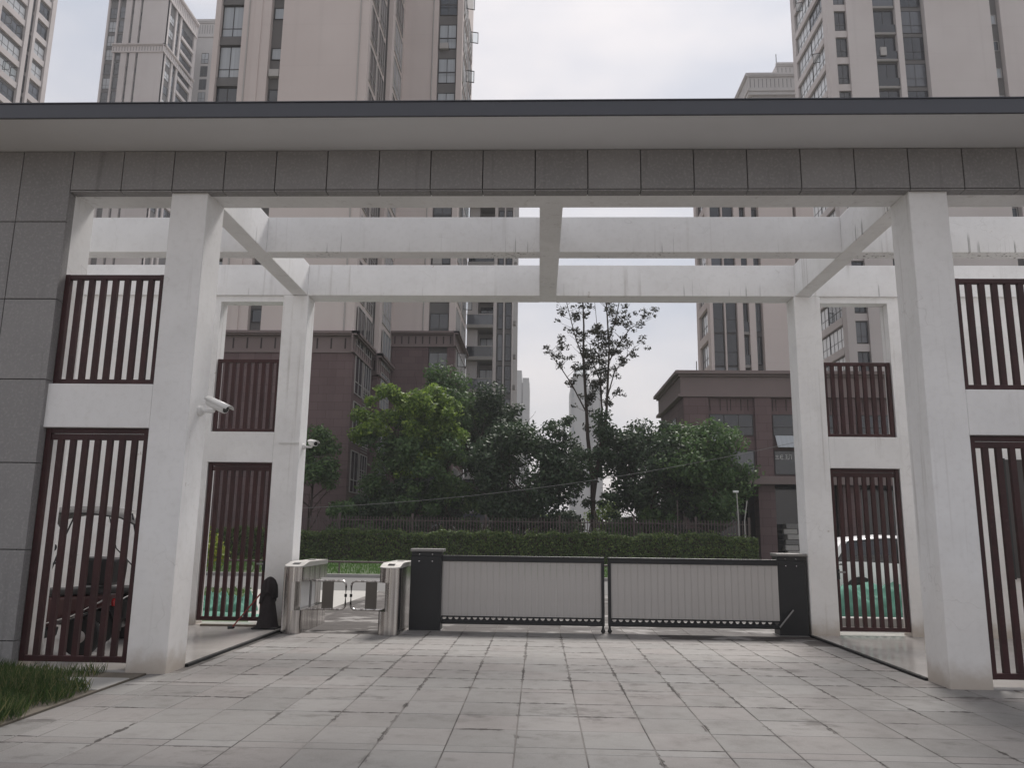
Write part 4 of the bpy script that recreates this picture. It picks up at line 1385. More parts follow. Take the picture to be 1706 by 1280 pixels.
UL = ['behind the left end of the hedge', 'under the bright yellow-green tree', 'right of the bright yellow-green tree trunk', 'left of the broad dark evergreen', 'under the broad dark evergreen', 'beside the tall sparse tree trunk', 'under the evergreen right of the sparse tree', 'under the rounded tree by the low building', 'just left of the tall sparse tree trunk', 'just right of the tall sparse tree trunk']
for k, (x, y, r_, h) in enumerate(((-11.9, 37.6, 1.5, 3.3), (-9.3, 38.0, 1.7, 4.6), (-6.9, 39.0, 1.8, 5.0), (-4.5, 39.0, 1.9, 6.2), (-1.6, 38.4, 1.7, 4.0), (0.6, 39.8, 0.9, 2.6), (5.9, 38.8, 1.6, 3.8), (8.6, 38.2, 1.7, 3.6), (0.9, 38.8, 0.8, 2.0), (4.2, 38.9, 0.8, 2.2))):
    rg = np.random.default_rng(160 + k)
    t = root('shrub', (x, y, 0.06), 'dark dense shrub ' + UL[k], 'shrub', 'shrubs behind the fence')
    mb_, tips = MB(), []
    for a in range(5):
        branch(mb_, (x, y, 0.02), (math.cos(a * 1.3), math.sin(a * 1.3), 1.8), h * .6, 0.05, 1, rg, tips)
    mb_.build('stems', M['bark'], t)
    bl = [(x + rg.normal() * r_ * .6, y + rg.normal() * r_ * .45, rg.uniform(0.4, h), rg.uniform(.4, .75)) for _ in range(26)]
    quads('foliage', M['leaf_dark' if k % 3 else 'leaf_mid'], t, *blob_leaves(rg, bl, 9000, 0.22))

# tall sparse multi-stemmed tree against the sky
rg = np.random.default_rng(77)
t = root('sparse_tree', (2.6, 38.0, 0.06), 'tall sparse tree with thin bare stems standing against the sky', 'tree', TG)
mb_ = MB()
tips = []
stems = [
    ([(2.6, 0), (2.55, 2.0), (2.5, 4.5), (2.25, 7.2), (2.15, 9.5), (2.0, 12.2), (2.05, 14.2), (1.95, 16.8)], 0.17, 0.035),
    ([(2.5, 4.6), (3.05, 6.4), (3.35, 8.6), (3.45, 10.6), (3.55, 12.6), (3.45, 14.6), (3.3, 16.9)], 0.11, 0.03),
    ([(2.55, 3.4), (2.95, 6.2), (3.1, 9.0), (2.95, 10.8), (2.5, 12.0), (2.4, 13.0)], 0.08, 0.02),
    ([(2.22, 8.6), (1.3, 10.4), (0.5, 11.6), (-0.2, 12.4)], 0.05, 0.015),
    ([(3.5, 11.8), (4.3, 13.2), (4.9, 14.0), (5.6, 14.4)], 0.045, 0.012),
    ([(3.4, 9.6), (3.9, 11.3), (4.6, 12.2), (5.0, 12.7)], 0.045, 0.012),
    ([(2.05, 11.8), (1.5, 13.4), (1.1, 14.9), (0.8, 16.2)], 0.045, 0.012),
    ([(3.5, 13.0), (4.0, 14.6), (4.3, 16.2), (4.5, 17.0)], 0.04, 0.012),
    ([(3.1, 9.0), (3.0, 11.5), (2.9, 13.6), (2.7, 16.0)], 0.04, 0.012),
]
leafpts = []
for pts, r0, r1 in stems:
    yoff = rg.uniform(-0.8, 0.8)
    P = [Vector((x, 38.0 + yoff * i / len(pts) + rg.normal() * 0.03, z + 0.06)) for i, (x, z) in enumerate(pts)]
    n = len(P)
    mb_.tube(P, [r0 + (r1 - r0) * i / (n - 1) for i in range(n)], 7, caps=False)
    for i in range(1, n):
        if P[i].z < 9.2:
            continue
        for k in range(5):
            q = P[i - 1].lerp(P[i], rg.uniform(0, 1))
            a = rg.uniform(0, 6.28)
            d = Vector((math.cos(a), 0.8 * math.sin(a), rg.uniform(0.2, 1.0)))
            branch(mb_, q, d, rg.uniform(0.5, 1.15), 0.014, 1 if k < 2 else 0, rg, leafpts, 0.3, 0.3)
mb_.build('trunk', M['bark'], t, smooth=True)
LP = np.array(leafpts)
blobs = [(x, y, z, rg.uniform(0.16, 0.34)) for x, y, z in leafpts if rg.uniform() < 0.85]
quads('crown', M['leaf_olive'], t, *blob_leaves(rg, blobs, 8000, 0.17))
low = [(2.5 + rg.normal() * 1.3, 38 + rg.normal() * 0.8, rg.uniform(4.8, 8.5), rg.uniform(0.35, 0.8)) for _ in range(46)]
low += [(2.5 + rg.normal() * 1.1, 38 + rg.normal() * 0.8, rg.uniform(2.2, 4.8), rg.uniform(0.25, 0.5)) for _ in range(18)]
quads('crown', M['leaf_dark'], t, *blob_leaves(rg, low, 10500, 0.2))

# tripod stakes
for k, (x, y, h, lab) in enumerate(((-10.3, 37.4, 2.9, 'weathered support poles tied round the bright yellow-green tree trunk'), (2.6, 38.0, 2.9, 'weathered support poles tied round the tall sparse tree trunk'), (6.0, 38.0, 2.6, 'weathered support poles tied round the dark evergreen right of the sparse tree'))):
    t = root('tree_support', (x, y, 0.06), lab, 'tree support', 'tree support poles')
    for a in (0.4, 2.5, 4.6):
        MB().tube([(x + 0.85 * math.cos(a), y + 0.85 * math.sin(a), 0.0), (x + 0.05 * math.cos(a), y + 0.05 * math.sin(a), h + 0.06)], 0.04, 7).build('pole', M['stake'], t)

# clipped hedge
rg = np.random.default_rng(9)
hx0, hx1, hy0, hy1, hz = -22.0, 10.6, 32.6, 34.2, 1.62
t = root('hedge', (-5, 33.4, 0.06), 'long clipped green hedge running behind the gate along the fence', 'hedge')
MB().box(hx0 + .25, hx1 - .25, hy0 + .2, hy1 - .2, 0.05, hz - .2).build('stems', M['bark'], t)
n = 42000
u = rg.uniform(0, 1, n)
C = np.empty((n, 3))
C[:, 0] = rg.uniform(hx0, hx1, n)
face = rg.uniform(0, 1, n)
wob = 0.06 * np.sin(C[:, 0] * 1.1) + 0.06 * np.sin(C[:, 0] * 2.3 + 2) + 0.05 * np.sin(C[:, 0] * 5.3 + 1) + 0.05 * np.sin(C[:, 0] * 11.7) * np.sin(C[:, 0] * 0.7)
depth = np.abs(rg.normal(0, 0.10, n))
front = face < 0.55
C[:, 1] = np.where(front, hy0 + depth + 0.6 * wob, rg.uniform(hy0, hy1, n))
C[:, 2] = np.where(front, rg.uniform(0.05, hz, n), hz - depth * 0.7 + wob)
endm = face > 0.97
C[:, 0] = np.where(endm, hx1 - depth, C[:, 0])
C[:, 2] = np.where(endm, rg.uniform(0.05, hz, n), C[:, 2])
# rounded right end and upper edges
ex = np.clip((C[:, 0] - (hx1 - 0.7)) / 0.7, 0, 1)
C[:, 2] = np.minimum(C[:, 2], hz - 0.28 * ex ** 2 + wob)
ed = np.clip((hy0 + 0.25 - C[:, 1]) / 0.25, 0, 1)
C[:, 2] = np.where(front, np.minimum(C[:, 2], hz + wob - 0.12 * ed), C[:, 2])
stray = rg.uniform(0, 1, n) < 0.05
C[:, 2] += np.where(stray & ~front, rg.uniform(0.03, 0.18, n), 0)
N = unit(rg.normal(size=(n, 3)) * 0.7 + np.where(front[:, None], np.array([0, -0.8, 0.3]), np.array([0, -0.1, 1.0])))
D = unit(np.cross(N, rg.normal(size=(n, 3))))
ln = rg.uniform(0.08, 0.17, n)
quads('foliage', M['leaf_hedge'], t, C, D, N, ln, ln * 0.55)

# bushes behind the left rear gate
for k, (x, y, r_, mt, lab) in enumerate(((-13.6, 12.2, 1.0, 'leaf_yellow', 'yellow-green bush leftmost behind the left rear gate'), (-12.0, 12.4, 1.1, 'leaf_yellow', 'yellow-green bush in the middle behind the left rear gate'), (-10.4, 12.2, 0.95, 'leaf_yellow', 'yellow-green bush rightmost behind the left rear gate'))):
    rg = np.random.default_rng(60 + k)
    t = root('bush', (x, y, 0.0), lab, 'bush', 'bushes behind the left gate')
    mb_, tips = MB(), []
    for a in range(6):
        branch(mb_, (x, y, -0.03), (math.cos(a), math.sin(a), 1.3), 1.1, 0.025, 1, rg, tips)
    mb_.build('stems', M['bark'], t)
    bl = [(x + rg.normal() * r_ * .55, y + rg.normal() * r_ * .4, rg.uniform(0.75, 1.55), rg.uniform(.3, .5)) for _ in range(16)]
    quads('foliage', M[mt], t, *blob_leaves(rg, bl, 3200, 0.14))

# grass
def grass(name, label, n, xf, yf, hgt, mat, seed, clear=None, z=0.0, wd=0.006):
    rg = np.random.default_rng(seed)
    x, y = rg.uniform(*xf, n), rg.uniform(*yf, n)
    pn = 0.5 + 0.5 * np.sin(x * 2.3 + 1.3 * np.sin(y * 1.7)) * np.cos(y * 2.9 + x)
    keep = rg.uniform(0, 1, n) < 0.35 + 0.65 * pn
    if clear is not None:
        keep &= ~clear(x, y)
    x, y, pn = x[keep], y[keep], pn[keep]
    n = len(x)
    h = hgt * rg.uniform(0.35, 1.0, n) * (0.6 + 0.5 * pn)
    a = rg.uniform(0, 2 * np.pi, n)
    lean = rg.uniform(0.1, 0.75, n)
    D = unit(np.stack([np.cos(a) * lean, np.sin(a) * lean, np.ones(n)], 1))
    C = np.stack([x, y, np.full(n, z)], 1) + D * (h * 0.5)[:, None]
    N = unit(np.stack([np.sin(a), -np.cos(a), np.zeros(n)], 1) + rg.normal(size=(n, 3)) * 0.3)
    o = quads(name, mat, None, C, D, N, h, np.full(n, wd) * rg.uniform(0.7, 1.6, n))
    tag(o, label, 'grass', kind='stuff')
    return o


def clear_front(x, y):
    edge = -5.02 - 0.05 * np.sin(y * 2.6) - 0.04 * np.sin(y * 9) - 0.03 * np.sin(y * 23) - 0.06 * np.clip((y + 1.6) / 0.6, 0, 1)
    slab = (x > -5.62 - 0.12 * np.sin(y * 8)) & (y < -0.34) & (y > -0.98)
    return (x > edge) | slab | ((y > -0.34) & (x > -5.42))


grass('grass', 'unmown dark green grass at the foot of the left stone wall', 34000, (-7.6, -4.95), (-3.6, -0.08), 0.25, M['grass'], 1, clear_front, 0.005, 0.008)
grass('grass', 'bright lawn grass behind the left rear gate', 15000, (-15, -5.6), (5.6, 13.0), 0.10, M['grass_bright'], 2, lambda x, y: x > -5.6 - 0.3625 * (y - 5), 0.0, 0.014)
grass('grass', 'bright lawn grass between the road and the hedge', 22000, (-16, 14), (19.7, 32.5), 0.22, M['grass_bright'], 3, None, 0.06, 0.03)

# fence behind the hedge, one picket object each
t = root('fence', (-2, 35.4, 0.06), 'dark metal picket fence behind the clipped hedge', 'fence')
MB().box(-20, 10.9, 35.38, 35.42, 2.20, 2.25).build('rail', M['fence'], t)
MB().box(-20, 10.9, 35.38, 35.42, 0.55, 0.60).build('rail', M['fence'], t)
pk = MB().box(-0.022, 0.022, -0.015, 0.015, 0.06, 2.42).mesh('picket', M['fence'])
x = -19.9
while x < 10.8:
    put('picket', pk, t, (x, 35.36, 0))
    x += 0.17
pp = MB().box(-0.06, 0.06, -0.06, 0.06, 0.06, 2.6).mesh('post', M['fence'])
for x in (-20, -15.9, -11.8, -7.7, -3.6, 0.5, 4.6, 8.0, 10.9):
    put('post', pp, t, (x, 35.46, 0))

# low guard rail on the verge seen between the turnstiles
t = root('guard_rail', (-6, 19.9, 0.06), 'low dark guard rail on the lawn edge behind the turnstiles', 'guard rail')
MB().tube([(-16, 19.95, 0.50), (16, 19.95, 0.50)], 0.035, 8).build('rail', M['fence'], t)
for k in range(13):
    MB().tube([(-15.2 + 2.45 * k, 19.95, 0.05), (-15.2 + 2.45 * k, 19.95, 0.5)], 0.03, 8).build('post', M['fence'], t)

# poles along the fence and the sagging cable
for (x, y, z0, z1, lean, lab, head) in ((10.2, 34.9, 0.06, 3.95, -0.04, 'thin pale pole carrying a small camera near the low brown building', True), (10.55, 35.0, 0.06, 3.5, 0.18, 'thin bent pale pole at the end of the fence', False), (6.95, 35.1, 0.06, 3.5, 0.0, 'thin grey pole standing up from the middle of the fence', False)):
    t = root('thin_pole', (x, y, z0), lab, 'pole')
    MB().tube([(x, y, z0), (x, y, 2.4), (x + lean, y, z1)], 0.028, 8).build('shaft', M['white_frame'] if lean else M['fence'], t)
    if head:
        hd = MB().box(x - 0.24, x + 0.06, y - 0.06, y + 0.06, z1 - 0.02, z1 + 0.10).build('camera_head', M['white_plastic'], t, bevel=.02)
for (x, h, lab) in ((-15.1, 3.4, 'cable pole hidden beside the left rear column beyond the hedge'), (13.6, 7.4, 'cable pole hidden beside the right rear column beyond the hedge')):
    t = root('cable_pole', (x, 34.6, 0.06), lab, 'pole')
    MB().tube([(x, 34.6, 0.0), (x, 34.6, h)], [0.09, 0.07], 9).build('shaft', M['concrete'], t)
    MB().box(x - .2, x + .2, 34.57, 34.63, h - .12, h - .06).build('bracket', M['fence'], t)
pts = []
for i in range(41):
    f = i / 40
    pts.append((-15.1 + 28.7 * f, 34.55, 2.75 + (6.75 - 2.75) * f - 4 * 0.7 * f * (1 - f)))
o = MB().tube(pts, 0.014, 6).build('cable', M['grey_metal'])
tag(o, 'thin cable sagging across in front of the trees', 'cable')

# ------------------------------------------------------------------ buildings
_wm = {}


def window_mesh(w, h, nx, tr, fm, gm):
    """frame mesh and pane mesh facing -y, centred on x, from z=0"""
    key = (round(w, 2), round(h, 2), nx, tr, fm, gm)
    if key in _wm:
        return _wm[key]
    b, y0, y1 = 0.05, -0.07, 0.0
    f = MB().box(-w / 2, -w / 2 + b, y0, y1, 0, h).box(w / 2 - b, w / 2, y0, y1, 0, h)
    f.box(-w / 2 + b, w / 2 - b, y0, y1, 0, b).box(-w / 2 + b, w / 2 - b, y0, y1, h - b, h)
    for k in range(1, nx):
        x = -w / 2 + w * k / nx
        f.box(x - b / 2, x + b / 2, y0 + .01, y1, b, h - b)
    if tr:
        f.box(-w / 2 + b, w / 2 - b, y0 + .012, y1, h * tr - b / 2, h * tr + b / 2)
    fme = f.mesh('window', M[fm])
    pme = MB().add([(-w / 2 + b, -0.03, b), (w / 2 - b, -0.03, b), (w / 2 - b, -0.03, h - b), (-w / 2 + b, -0.03, h - b)], [(0, 1, 2, 3)]).mesh('pane', M[gm])
    both = MB().box(-w / 2, w / 2, -0.005, 0, 0, h)
    _wm[key] = (fme, pme)
    return _wm[key]


FACE = {'F': 0.0, 'R': math.pi / 2, 'L': -math.pi / 2}


def window(parent, face, c, plane_, z, w, h, nx=2, tr=0.28, fm='frame', gm='glass'):
    fme, pme = window_mesh(w, h, nx, tr, fm, gm)
    loc = (c, plane_, z) if face == 'F' else (plane_, c, z)
    o = put('window', fme, parent, loc, (0, 0, FACE[face]))
    p = bpy.data.objects.new('pane', pme)
    COL.objects.link(p)
    p.parent = o
    return o


def blk(parent, name, mat, *a, bevel=0.0):
    return MB().box(*a).build(name, M[mat], parent, bevel=bevel)


def dentil(parent, x0, x1, y, z0, z1, mat, gm, step, face='F'):
    """cornice: two mouldings with a ribbed frieze; face F in plane y, or R / L in plane x=y running along y x0..x1"""
    d = -1 if face in ('F', 'L') else 1

    def bx(a0, a1, p0, p1, za, zb, nm, m):
        lo, hi = min(y + d * p0, y + d * p1), max(y + d * p0, y + d * p1)
        if face == 'F':
            blk(parent, nm, m, a0, a1, lo, hi, za, zb)
        else:
            blk(parent, nm, m, lo, hi, a0, a1, za, zb)
    hgt = z1 - z0
    e = 0.0 if face != 'F' else 0.45
    bx(x0, x1 + e, 0.002, 0.45, z1 - hgt * .12, z1, 'cornice', mat)
    bx(x0, x1 + e * .8, 0.002, 0.34, z1 - hgt * .2, z1 - hgt * .125, 'cornice', mat)
    bx(x0, x1 + e * .5, 0.002, 0.20, z0, z0 + hgt * .10, 'cornice', mat)
    bx(x0, x1 + e * .3, 0.001, 0.10, z0 + hgt * .10, z1 - hgt * .2, 'frieze', mat)
    n = int((x1 - x0) / step)
    for k in range(n + 1):
        c = x0 + (k + .5) * (x1 - x0) / (n + 1)
        bx(c - .05, c + .05, 0.1005, 0.115, z0 + hgt * .2, z1 - hgt * .3, 'groove', gm)


# --- nearest tower, stepped plan
t = root('apartment_tower', (-17, 50, 0), 'near pinkish beige tower with brown stone base and wide blank wall', 'building')
FL = 3.27
ZT = 62.0
blk(t, 'core', 'recess', -24.25, -13.4, 42.15, 60, 0, ZT)
blk(t, 'wall', 'beige', -24.40, -24.02, 41.7, 60.2, 14.0, ZT)
blk(t, 'wall', 'beige', -22.35, -20.30, 41.7, 43, 14.0, ZT)
blk(t, 'wall', 'beige', -21.45, -20.95, 41.62, 41.7, 14.0, ZT)
blk(t, 'wall', 'beige', -19.40, -13.1, 41.7, 47.4, 14.0, ZT)
blk(t, 'wall', 'recess', -13.4, -12.95, 47.75, 60, 0, ZT)
blk(t, 'wall', 'beige', -13.0, -12.65, 47.7, 60, 13.6, ZT)
blk(t, 'wall', 'beige', -12.64, -9.66, 52.5, 62, 16.5, ZT)
blk(t, 'wall', 'beige', -8.02, -7.55, 52.5, 62, 16.5, ZT)
blk(t, 'core', 'recess', -9.655, -8.025, 52.85, 61.9, 0, ZT)
blk(t, 'base_wall', 'brown_stone', -24.3, -13.02, 41.58, 47.38, 0, 13.25)
blk(t, 'base_wall', 'brown_stone', -13.3, -12.57, 47.62, 60.1, 0, 13.0)
blk(t, 'base_wall', 'brown_stone', -12.56, -9.60, 52.42, 62, 0, 16.35)
blk(t, 'base_wall', 'brown_stone', -8.08, -7.47, 52.42, 62, 0, 16.35)
dentil(t, -24.4, -13.1, 41.7, 13.2, 14.65, 'brown_trim', 'groove_brown', 0.95)
dentil(t, 41.25, 47.2, -13.1, 13.2, 14.65, 'brown_trim', 'groove_brown', 0.7, 'R')
dentil(t, -13.05, -12.65, 47.7, 12.9, 14.5, 'brown_trim', 'groove_brown', 0.7)
dentil(t, 47.25, 52.3, -12.65, 12.9, 14.5, 'brown_trim', 'groove_brown', 0.8, 'R')
dentil(t, -12.6, -7.55, 52.5, 16.2, 17.45, 'brown_trim', 'groove_brown', 0.62)
dentil(t, 52.05, 61, -7.55, 16.2, 17.45, 'brown_trim', 'groove_brown', 0.8, 'R')
for k in range(0, 17):
    z = 32.85 - 2.5 + (k - 11) * FL
    hi = z > 14
    if z < 0.2:
        continue
    window(t, 'F', -23.2, 42.15, z, 1.6, 2.5, 2, 0.27)
    blk(t, 'spandrel', 'recess', -24.02, -22.35, 41.95, 42.149, z - 0.72, z - 0.06)
    window(t, 'F', -19.85, 42.15, z + 1.4, 0.72, 0.95, 1, 0)
    # side of the front block: tall corner glazing with pale frames
    xs = -13.1 if hi else -13.02
    window(t, 'R', 43.35, xs, z - 0.1, 2.1, 2.75, 2, 0.3, 'white_frame', 'glass_dark')
    window(t, 'R', 45.95, xs, z - 0.1, 2.2, 2.75, 3, 0.3, 'white_frame', 'glass_dark')
    window(t, 'R', 50.2, -12.65 if hi else -12.57, z - 0.1, 3.2, 2.75, 3, 0.3, 'white_frame', 'glass')
    window(t, 'F', -8.84, 52.85, z - 0.5, 1.5, 2.35, 2, 0.45, 'frame', 'glass')
    blk(t, 'window_rail', 'frame', -9.6, -8.08, 52.62, 52.66, z + 0.35, z + 0.40)
    window(t, 'R', 54.9, -7.55 if hi else -7.47, z - 0.1, 3.3, 2.6, 4, 0.35, 'white_frame', 'glass_sky_paint')
    window(t, 'R', 59.2, -7.55 if hi else -7.47, z - 0.1, 3.4, 2.6, 4, 0.35, 'white_frame', 'glass_sky_paint')
    # casements standing open
    if (k % 2 == 0 or k in (3, 11)) and z > 12:
        fme, pme = window_mesh(0.75, 1.15, 1, 0, 'frame', 'glass_clear')
        for cy, dz in ((54.0 + 0.5 * (k % 3), 0.9),) if k % 4 else ((54.0, 0.9), (58.2, 0.4)):
            o = put('casement', fme, t, (-7.05, cy, z + dz), (0, 0, 0.25))
            p = bpy.data.objects.new('pane', pme)
            COL.objects.link(p)
            p.parent = o
for (x, y) in ((-21.9, 41.66), (-13.75, 41.66), (-10.1, 52.46)):
    MB().tube([(x, y, 14.8 if y < 50 else 17.6), (x, y, ZT)], 0.055, 6).build('drain_pipe', M['white_frame'], t)
for k in range(3, 16):
    z = 32.85 - 2.5 + (k - 11) * FL
    if z > 14 and k % 3 != 1:
        blk(t, 'air_conditioner', 'white_frame', -20.22, -19.48, 41.80, 42.14, z - 0.05 + 0.12 * (k % 2), z + 0.5 + 0.12 * (k % 2))
    if z > 18 and k % 3 == 0:
        blk(t, 'air_conditioner', 'white_frame', -9.5, -8.75, 52.5, 52.84, z - 0.62, z - 0.08)
for k in range(4):
    lv = MB()
    for j in range(9):
        lv.box(-13.018, -12.97, 44.9, 47.0, 1.2 + k * 2.9 + j * 0.2, 1.28 + k * 2.9 + j * 0.2)
    tag(lv.build('louvre', M['louver'], t), kind='stuff')

# --- lower block behind with balconies and a glazed strip
t = root('balcony_block', (-5, 68, 0), 'grey block with stacked balconies and blue glazed strip right of the near tower', 'building')
blk(t, 'core', 'cool', -7.6, -4.86, 64.3, 78, 0, 40)
blk(t, 'core', 'recess', -4.85, -3.2, 62.4, 78, 0, 40.5)
for x in (-4.85, -4.1, -3.3):
    blk(t, 'pilaster', 'beige2', x, x + .12, 62.2, 62.39, 0, 40.5)
blk(t, 'wall', 'beige2', -5.02, -4.852, 62.1, 64.6, 0, 40.3)
for k in range(12):
    z = 2.0 + 3.05 * k
    blk(t, 'balcony_slab', 'slab', -7.5, -5.03, 61.8, 64.29, z, z + 0.32)
    blk(t, 'balcony_glass', 'glass_dark', -7.45, -5.08, 61.86, 61.9, z + 0.33, z + 1.25)
    blk(t, 'balcony_rail', 'white_frame', -7.5, -5.03, 61.82, 61.94, z + 1.26, z + 1.33)
    window(t, 'F', -5.75, 64.3, z + 0.33, 1.25, 2.3, 2, 0, 'frame', 'glass')
    blk(t, 'partition', 'cool', -7.5, -6.5, 62.6, 64.29, z + .321, z + 3.049)
    window(t, 'F', -4.37, 62.4, z, 0.5, 2.6, 1, 0.5, 'frame', 'glass_dark')
    window(t, 'F', -3.62, 62.4, z, 0.55, 2.6, 1, 0.5, 'frame', 'glass_dark')
    blk(t, 'bracket', 'slab', -3.19, -2.95, 63 + (k % 3) * .4, 63.5 + (k % 3) * .4, z + .6, z + 1.0)


def slab_tower(name, label, x, y, P, ztop, z0, wall, depth, nfl, fl=3.3, glassy=False):
    """tower seen from its left front corner; P = x positions: pillar, window strip, wall, recess, blank wall, slit, end"""
    t = root(name, (x + 8, y + 6, 0), label, 'building')
    p0, p1, w1, w2, r1, b1, s0, s1, e1 = [x + q for q in P]
    blk(t, 'core', 'recess', x + .3, e1, y + .5, y + depth, 0, ztop)
    blk(t, 'pillar', wall, p0, p1, y, y + 1.2, 0, ztop)
    blk(t, 'wall', wall, w1, w2, y, y + 4.3, 0, ztop)
    blk(t, 'wall', wall, b1, s0, y - .3, y + 4.3, 0, ztop)
    blk(t, 'wall', wall, s1, e1, y - .2, y + 4.3, 0, ztop)
    blk(t, 'rear_pillar', wall, x, x + .8, y + depth - 1.2, y + depth, 0, ztop)
    blk(t, 'mid_pillar', wall, (r1 + b1) / 2 - .35, (r1 + b1) / 2 + .25, y - .1, y + .8, 0, ztop)
    for k in range(nfl):
        z = z0 + fl * k
        if z + fl > ztop:
            break
        wd = w1 - p1 - .04
        if glassy:
            for hx in (p1 + wd * .24, p1 + wd * .78):
                window(t, 'F', hx, y + .5, z + .1, wd * .43, fl - .12, 1, 0.42, 'frame', 'glass_dark')
            if k == 0:
                blk(t, 'mullion', wall, p1 + wd * .48, p1 + wd * .54, y + .1, y + .499, 0, ztop)
        else:
            window(t, 'F', (p1 + w1) / 2, y + .5, z + .6, wd, fl - 1.0, 2, 0.3, 'frame', 'glass_dark')
            blk(t, 'spandrel', wall, p1, w1, y + .25, y + .499, z - .35, z + .45)
        # side bays with wide glazing and slab edges
        sd = depth - 2.6
        blk(t, 'slab_edge', wall, x - .02, x + .299, y + 1.25, y + depth - 1.25, z - .45, z + .35)
        nb = max(1, int(sd / 4))
        for j in range(nb):
            c = y + 1.3 + sd * (j + .5) / nb
            window(t, 'L', c, x + .3, z + .36, sd / nb - .1, fl - .85, 4, 0.4, 'frame', 'glass_sky_paint')
        # recessed balconies
        blk(t, 'balcony_slab', 'slab', w2 + .01, (r1 + b1) / 2 - .36, y + .1, y + .499, z - .15, z + .12)
        blk(t, 'balcony_front', 'glass_dark', w2 + .02, (r1 + b1) / 2 - .37, y + .14, y + .18, z + .13, z + 1.1)
        mid = ((r1 + b1) / 2 + .26 + b1) / 2
        window(t, 'F', mid, y + .5, z + .2, b1 - (r1 + b1) / 2 - .35, fl - .5, 2, 0.35, 'frame', 'glass_dark')
        window(t, 'F', (w2 + (r1 + b1) / 2 - .35) / 2, y + .5, z + .2, (r1 + b1) / 2 - .35 - w2 - .1, fl - .5, 2, 0, 'frame', 'glass_dark')
        if k % 3 == 1:
            blk(t, 'air_conditioner', 'white_frame', w2 + .5, w2 + 1.15, y - .05, y + .13, z + .5, z + 1.5)
        if s1 - s0 > .2:
            window(t, 'F', (s0 + s1) / 2, y + .5, z + 1.2, max(.3, (s1 - s0) * .7), 1.2, 1, 0, 'white_frame', 'glass')
    return t


tr1 = slab_tower('apartment_tower', 'tall pale tower at the top right with oblique glazed balconies', 31.4, 72.0,
                 (0, .85, 2.25, 5.2, 5.2, 10.75, 17.95, 19.1, 30), 84, 1.2, 'beige2', 11.5, 26)
for k in range(4, 24, 3):
    fme, pme = window_mesh(0.8, 1.2, 1, 0, 'frame', 'glass_clear')
    o = put('casement', fme, tr1, (30.95, 74.5 + (k % 4) * 1.5, 1.2 + 3.3 * k + 1.2), (0, 0, -0.3))
    p = bpy.data.objects.new('pane', pme)
    COL.objects.link(p)
    p.parent = o
slab_tower('apartment_tower', 'middle tower with blue glazed strips above the low brown building', 15.9, 66.0,
           (0, .3, 2.65, 3.2, 3.2, 5.05, 8.4, 8.75, 10.5), 41.5, 1.2, 'beige', 6.4, 13, 3.3, True)

# --- far tower with ribbed crown, right of centre
t = root('apartment_tower', (42, 122, 0), 'hazy tower with ribbed stepped crown peeking over the roof at right', 'building')
blk(t, 'wall', 'cool', 35, 52, 115, 130, 0, 75)
blk(t, 'crown', 'cool', 34.3, 52, 114.4, 130, 75, 78.6)
blk(t, 'crown_top', 'cool', 40.2, 52, 118, 130, 78.6, 82.6)
dentil(t, 34.3, 52, 114.4, 75.6, 78.8, 'cool', 'recess', 0.7)
dentil(t, 40.2, 52, 118, 80.2, 83.0, 'cool', 'recess', 0.7)
dentil(t, 114.0, 129, 34.3, 75.6, 78.8, 'cool', 'recess', 0.9, 'L')
blk(t, 'lightning_rod', 'frame', 40.4, 40.5, 118.2, 118.3, 83, 85)
for k in range(20):
    window(t, 'F', 41.2, 115, 72 - 3.3 * k, .9, 1.3, 1, 0, 'frame', 'glass_dark')
    window(t, 'F', 45.5, 115, 71 - 3.3 * k, 2.6, 2.2, 3, 0.3, 'frame', 'glass')

# --- far left tower with stacked bay windows (right flank in view)
t = root('apartment_tower', (-85, 88, 0), 'tower cut off by the left edge with slanting rows of open windows', 'building')
blk(t, 'core', 'recess', -100, -74.8, 74, 95.5, 0, 112)
for (a, b_) in ((74, 75), (83.4, 85.2), (90.2, 91.0), (91.9, 92.4), (95.2, 96.1)):
    blk(t, 'pillar', 'beige2', -75.4, -74.4, a, b_, 0, 112)
for k in range(33):
    z = 4 + 3.25 * k
    if z < 40:
        continue
    for (a, b_, nn) in ((75.1, 83.3, 6), (85.3, 90.1, 4), (92.5, 95.1, 2)):
        blk(t, 'slab_edge', 'beige2', -74.79, -74.5, a, b_, z - .35, z + .55)
        window(t, 'R', (a + b_) / 2, -74.79, z + .56, b_ - a, 1.85, nn, 0.4, 'frame', 'glass_sky_paint' if (k + nn) % 4 else 'glass_dark')
    window(t, 'R', 91.45, -74.79, z + .1, .85, 2.6, 1, 0.5, 'frame', 'glass_dark')
    if k % 2 == 0:
        fme, pme = window_mesh(0.9, 1.3, 1, 0, 'frame', 'glass_clear')
        for cy in (86.3 + (k % 4) * .4, 88.6):
            o = put('casement', fme, t, (-74.1, cy, z + .7), (0, 0, 0.2))
            p = bpy.data.objects.new('pane', pme)
            COL.objects.link(p)
            p.parent = o

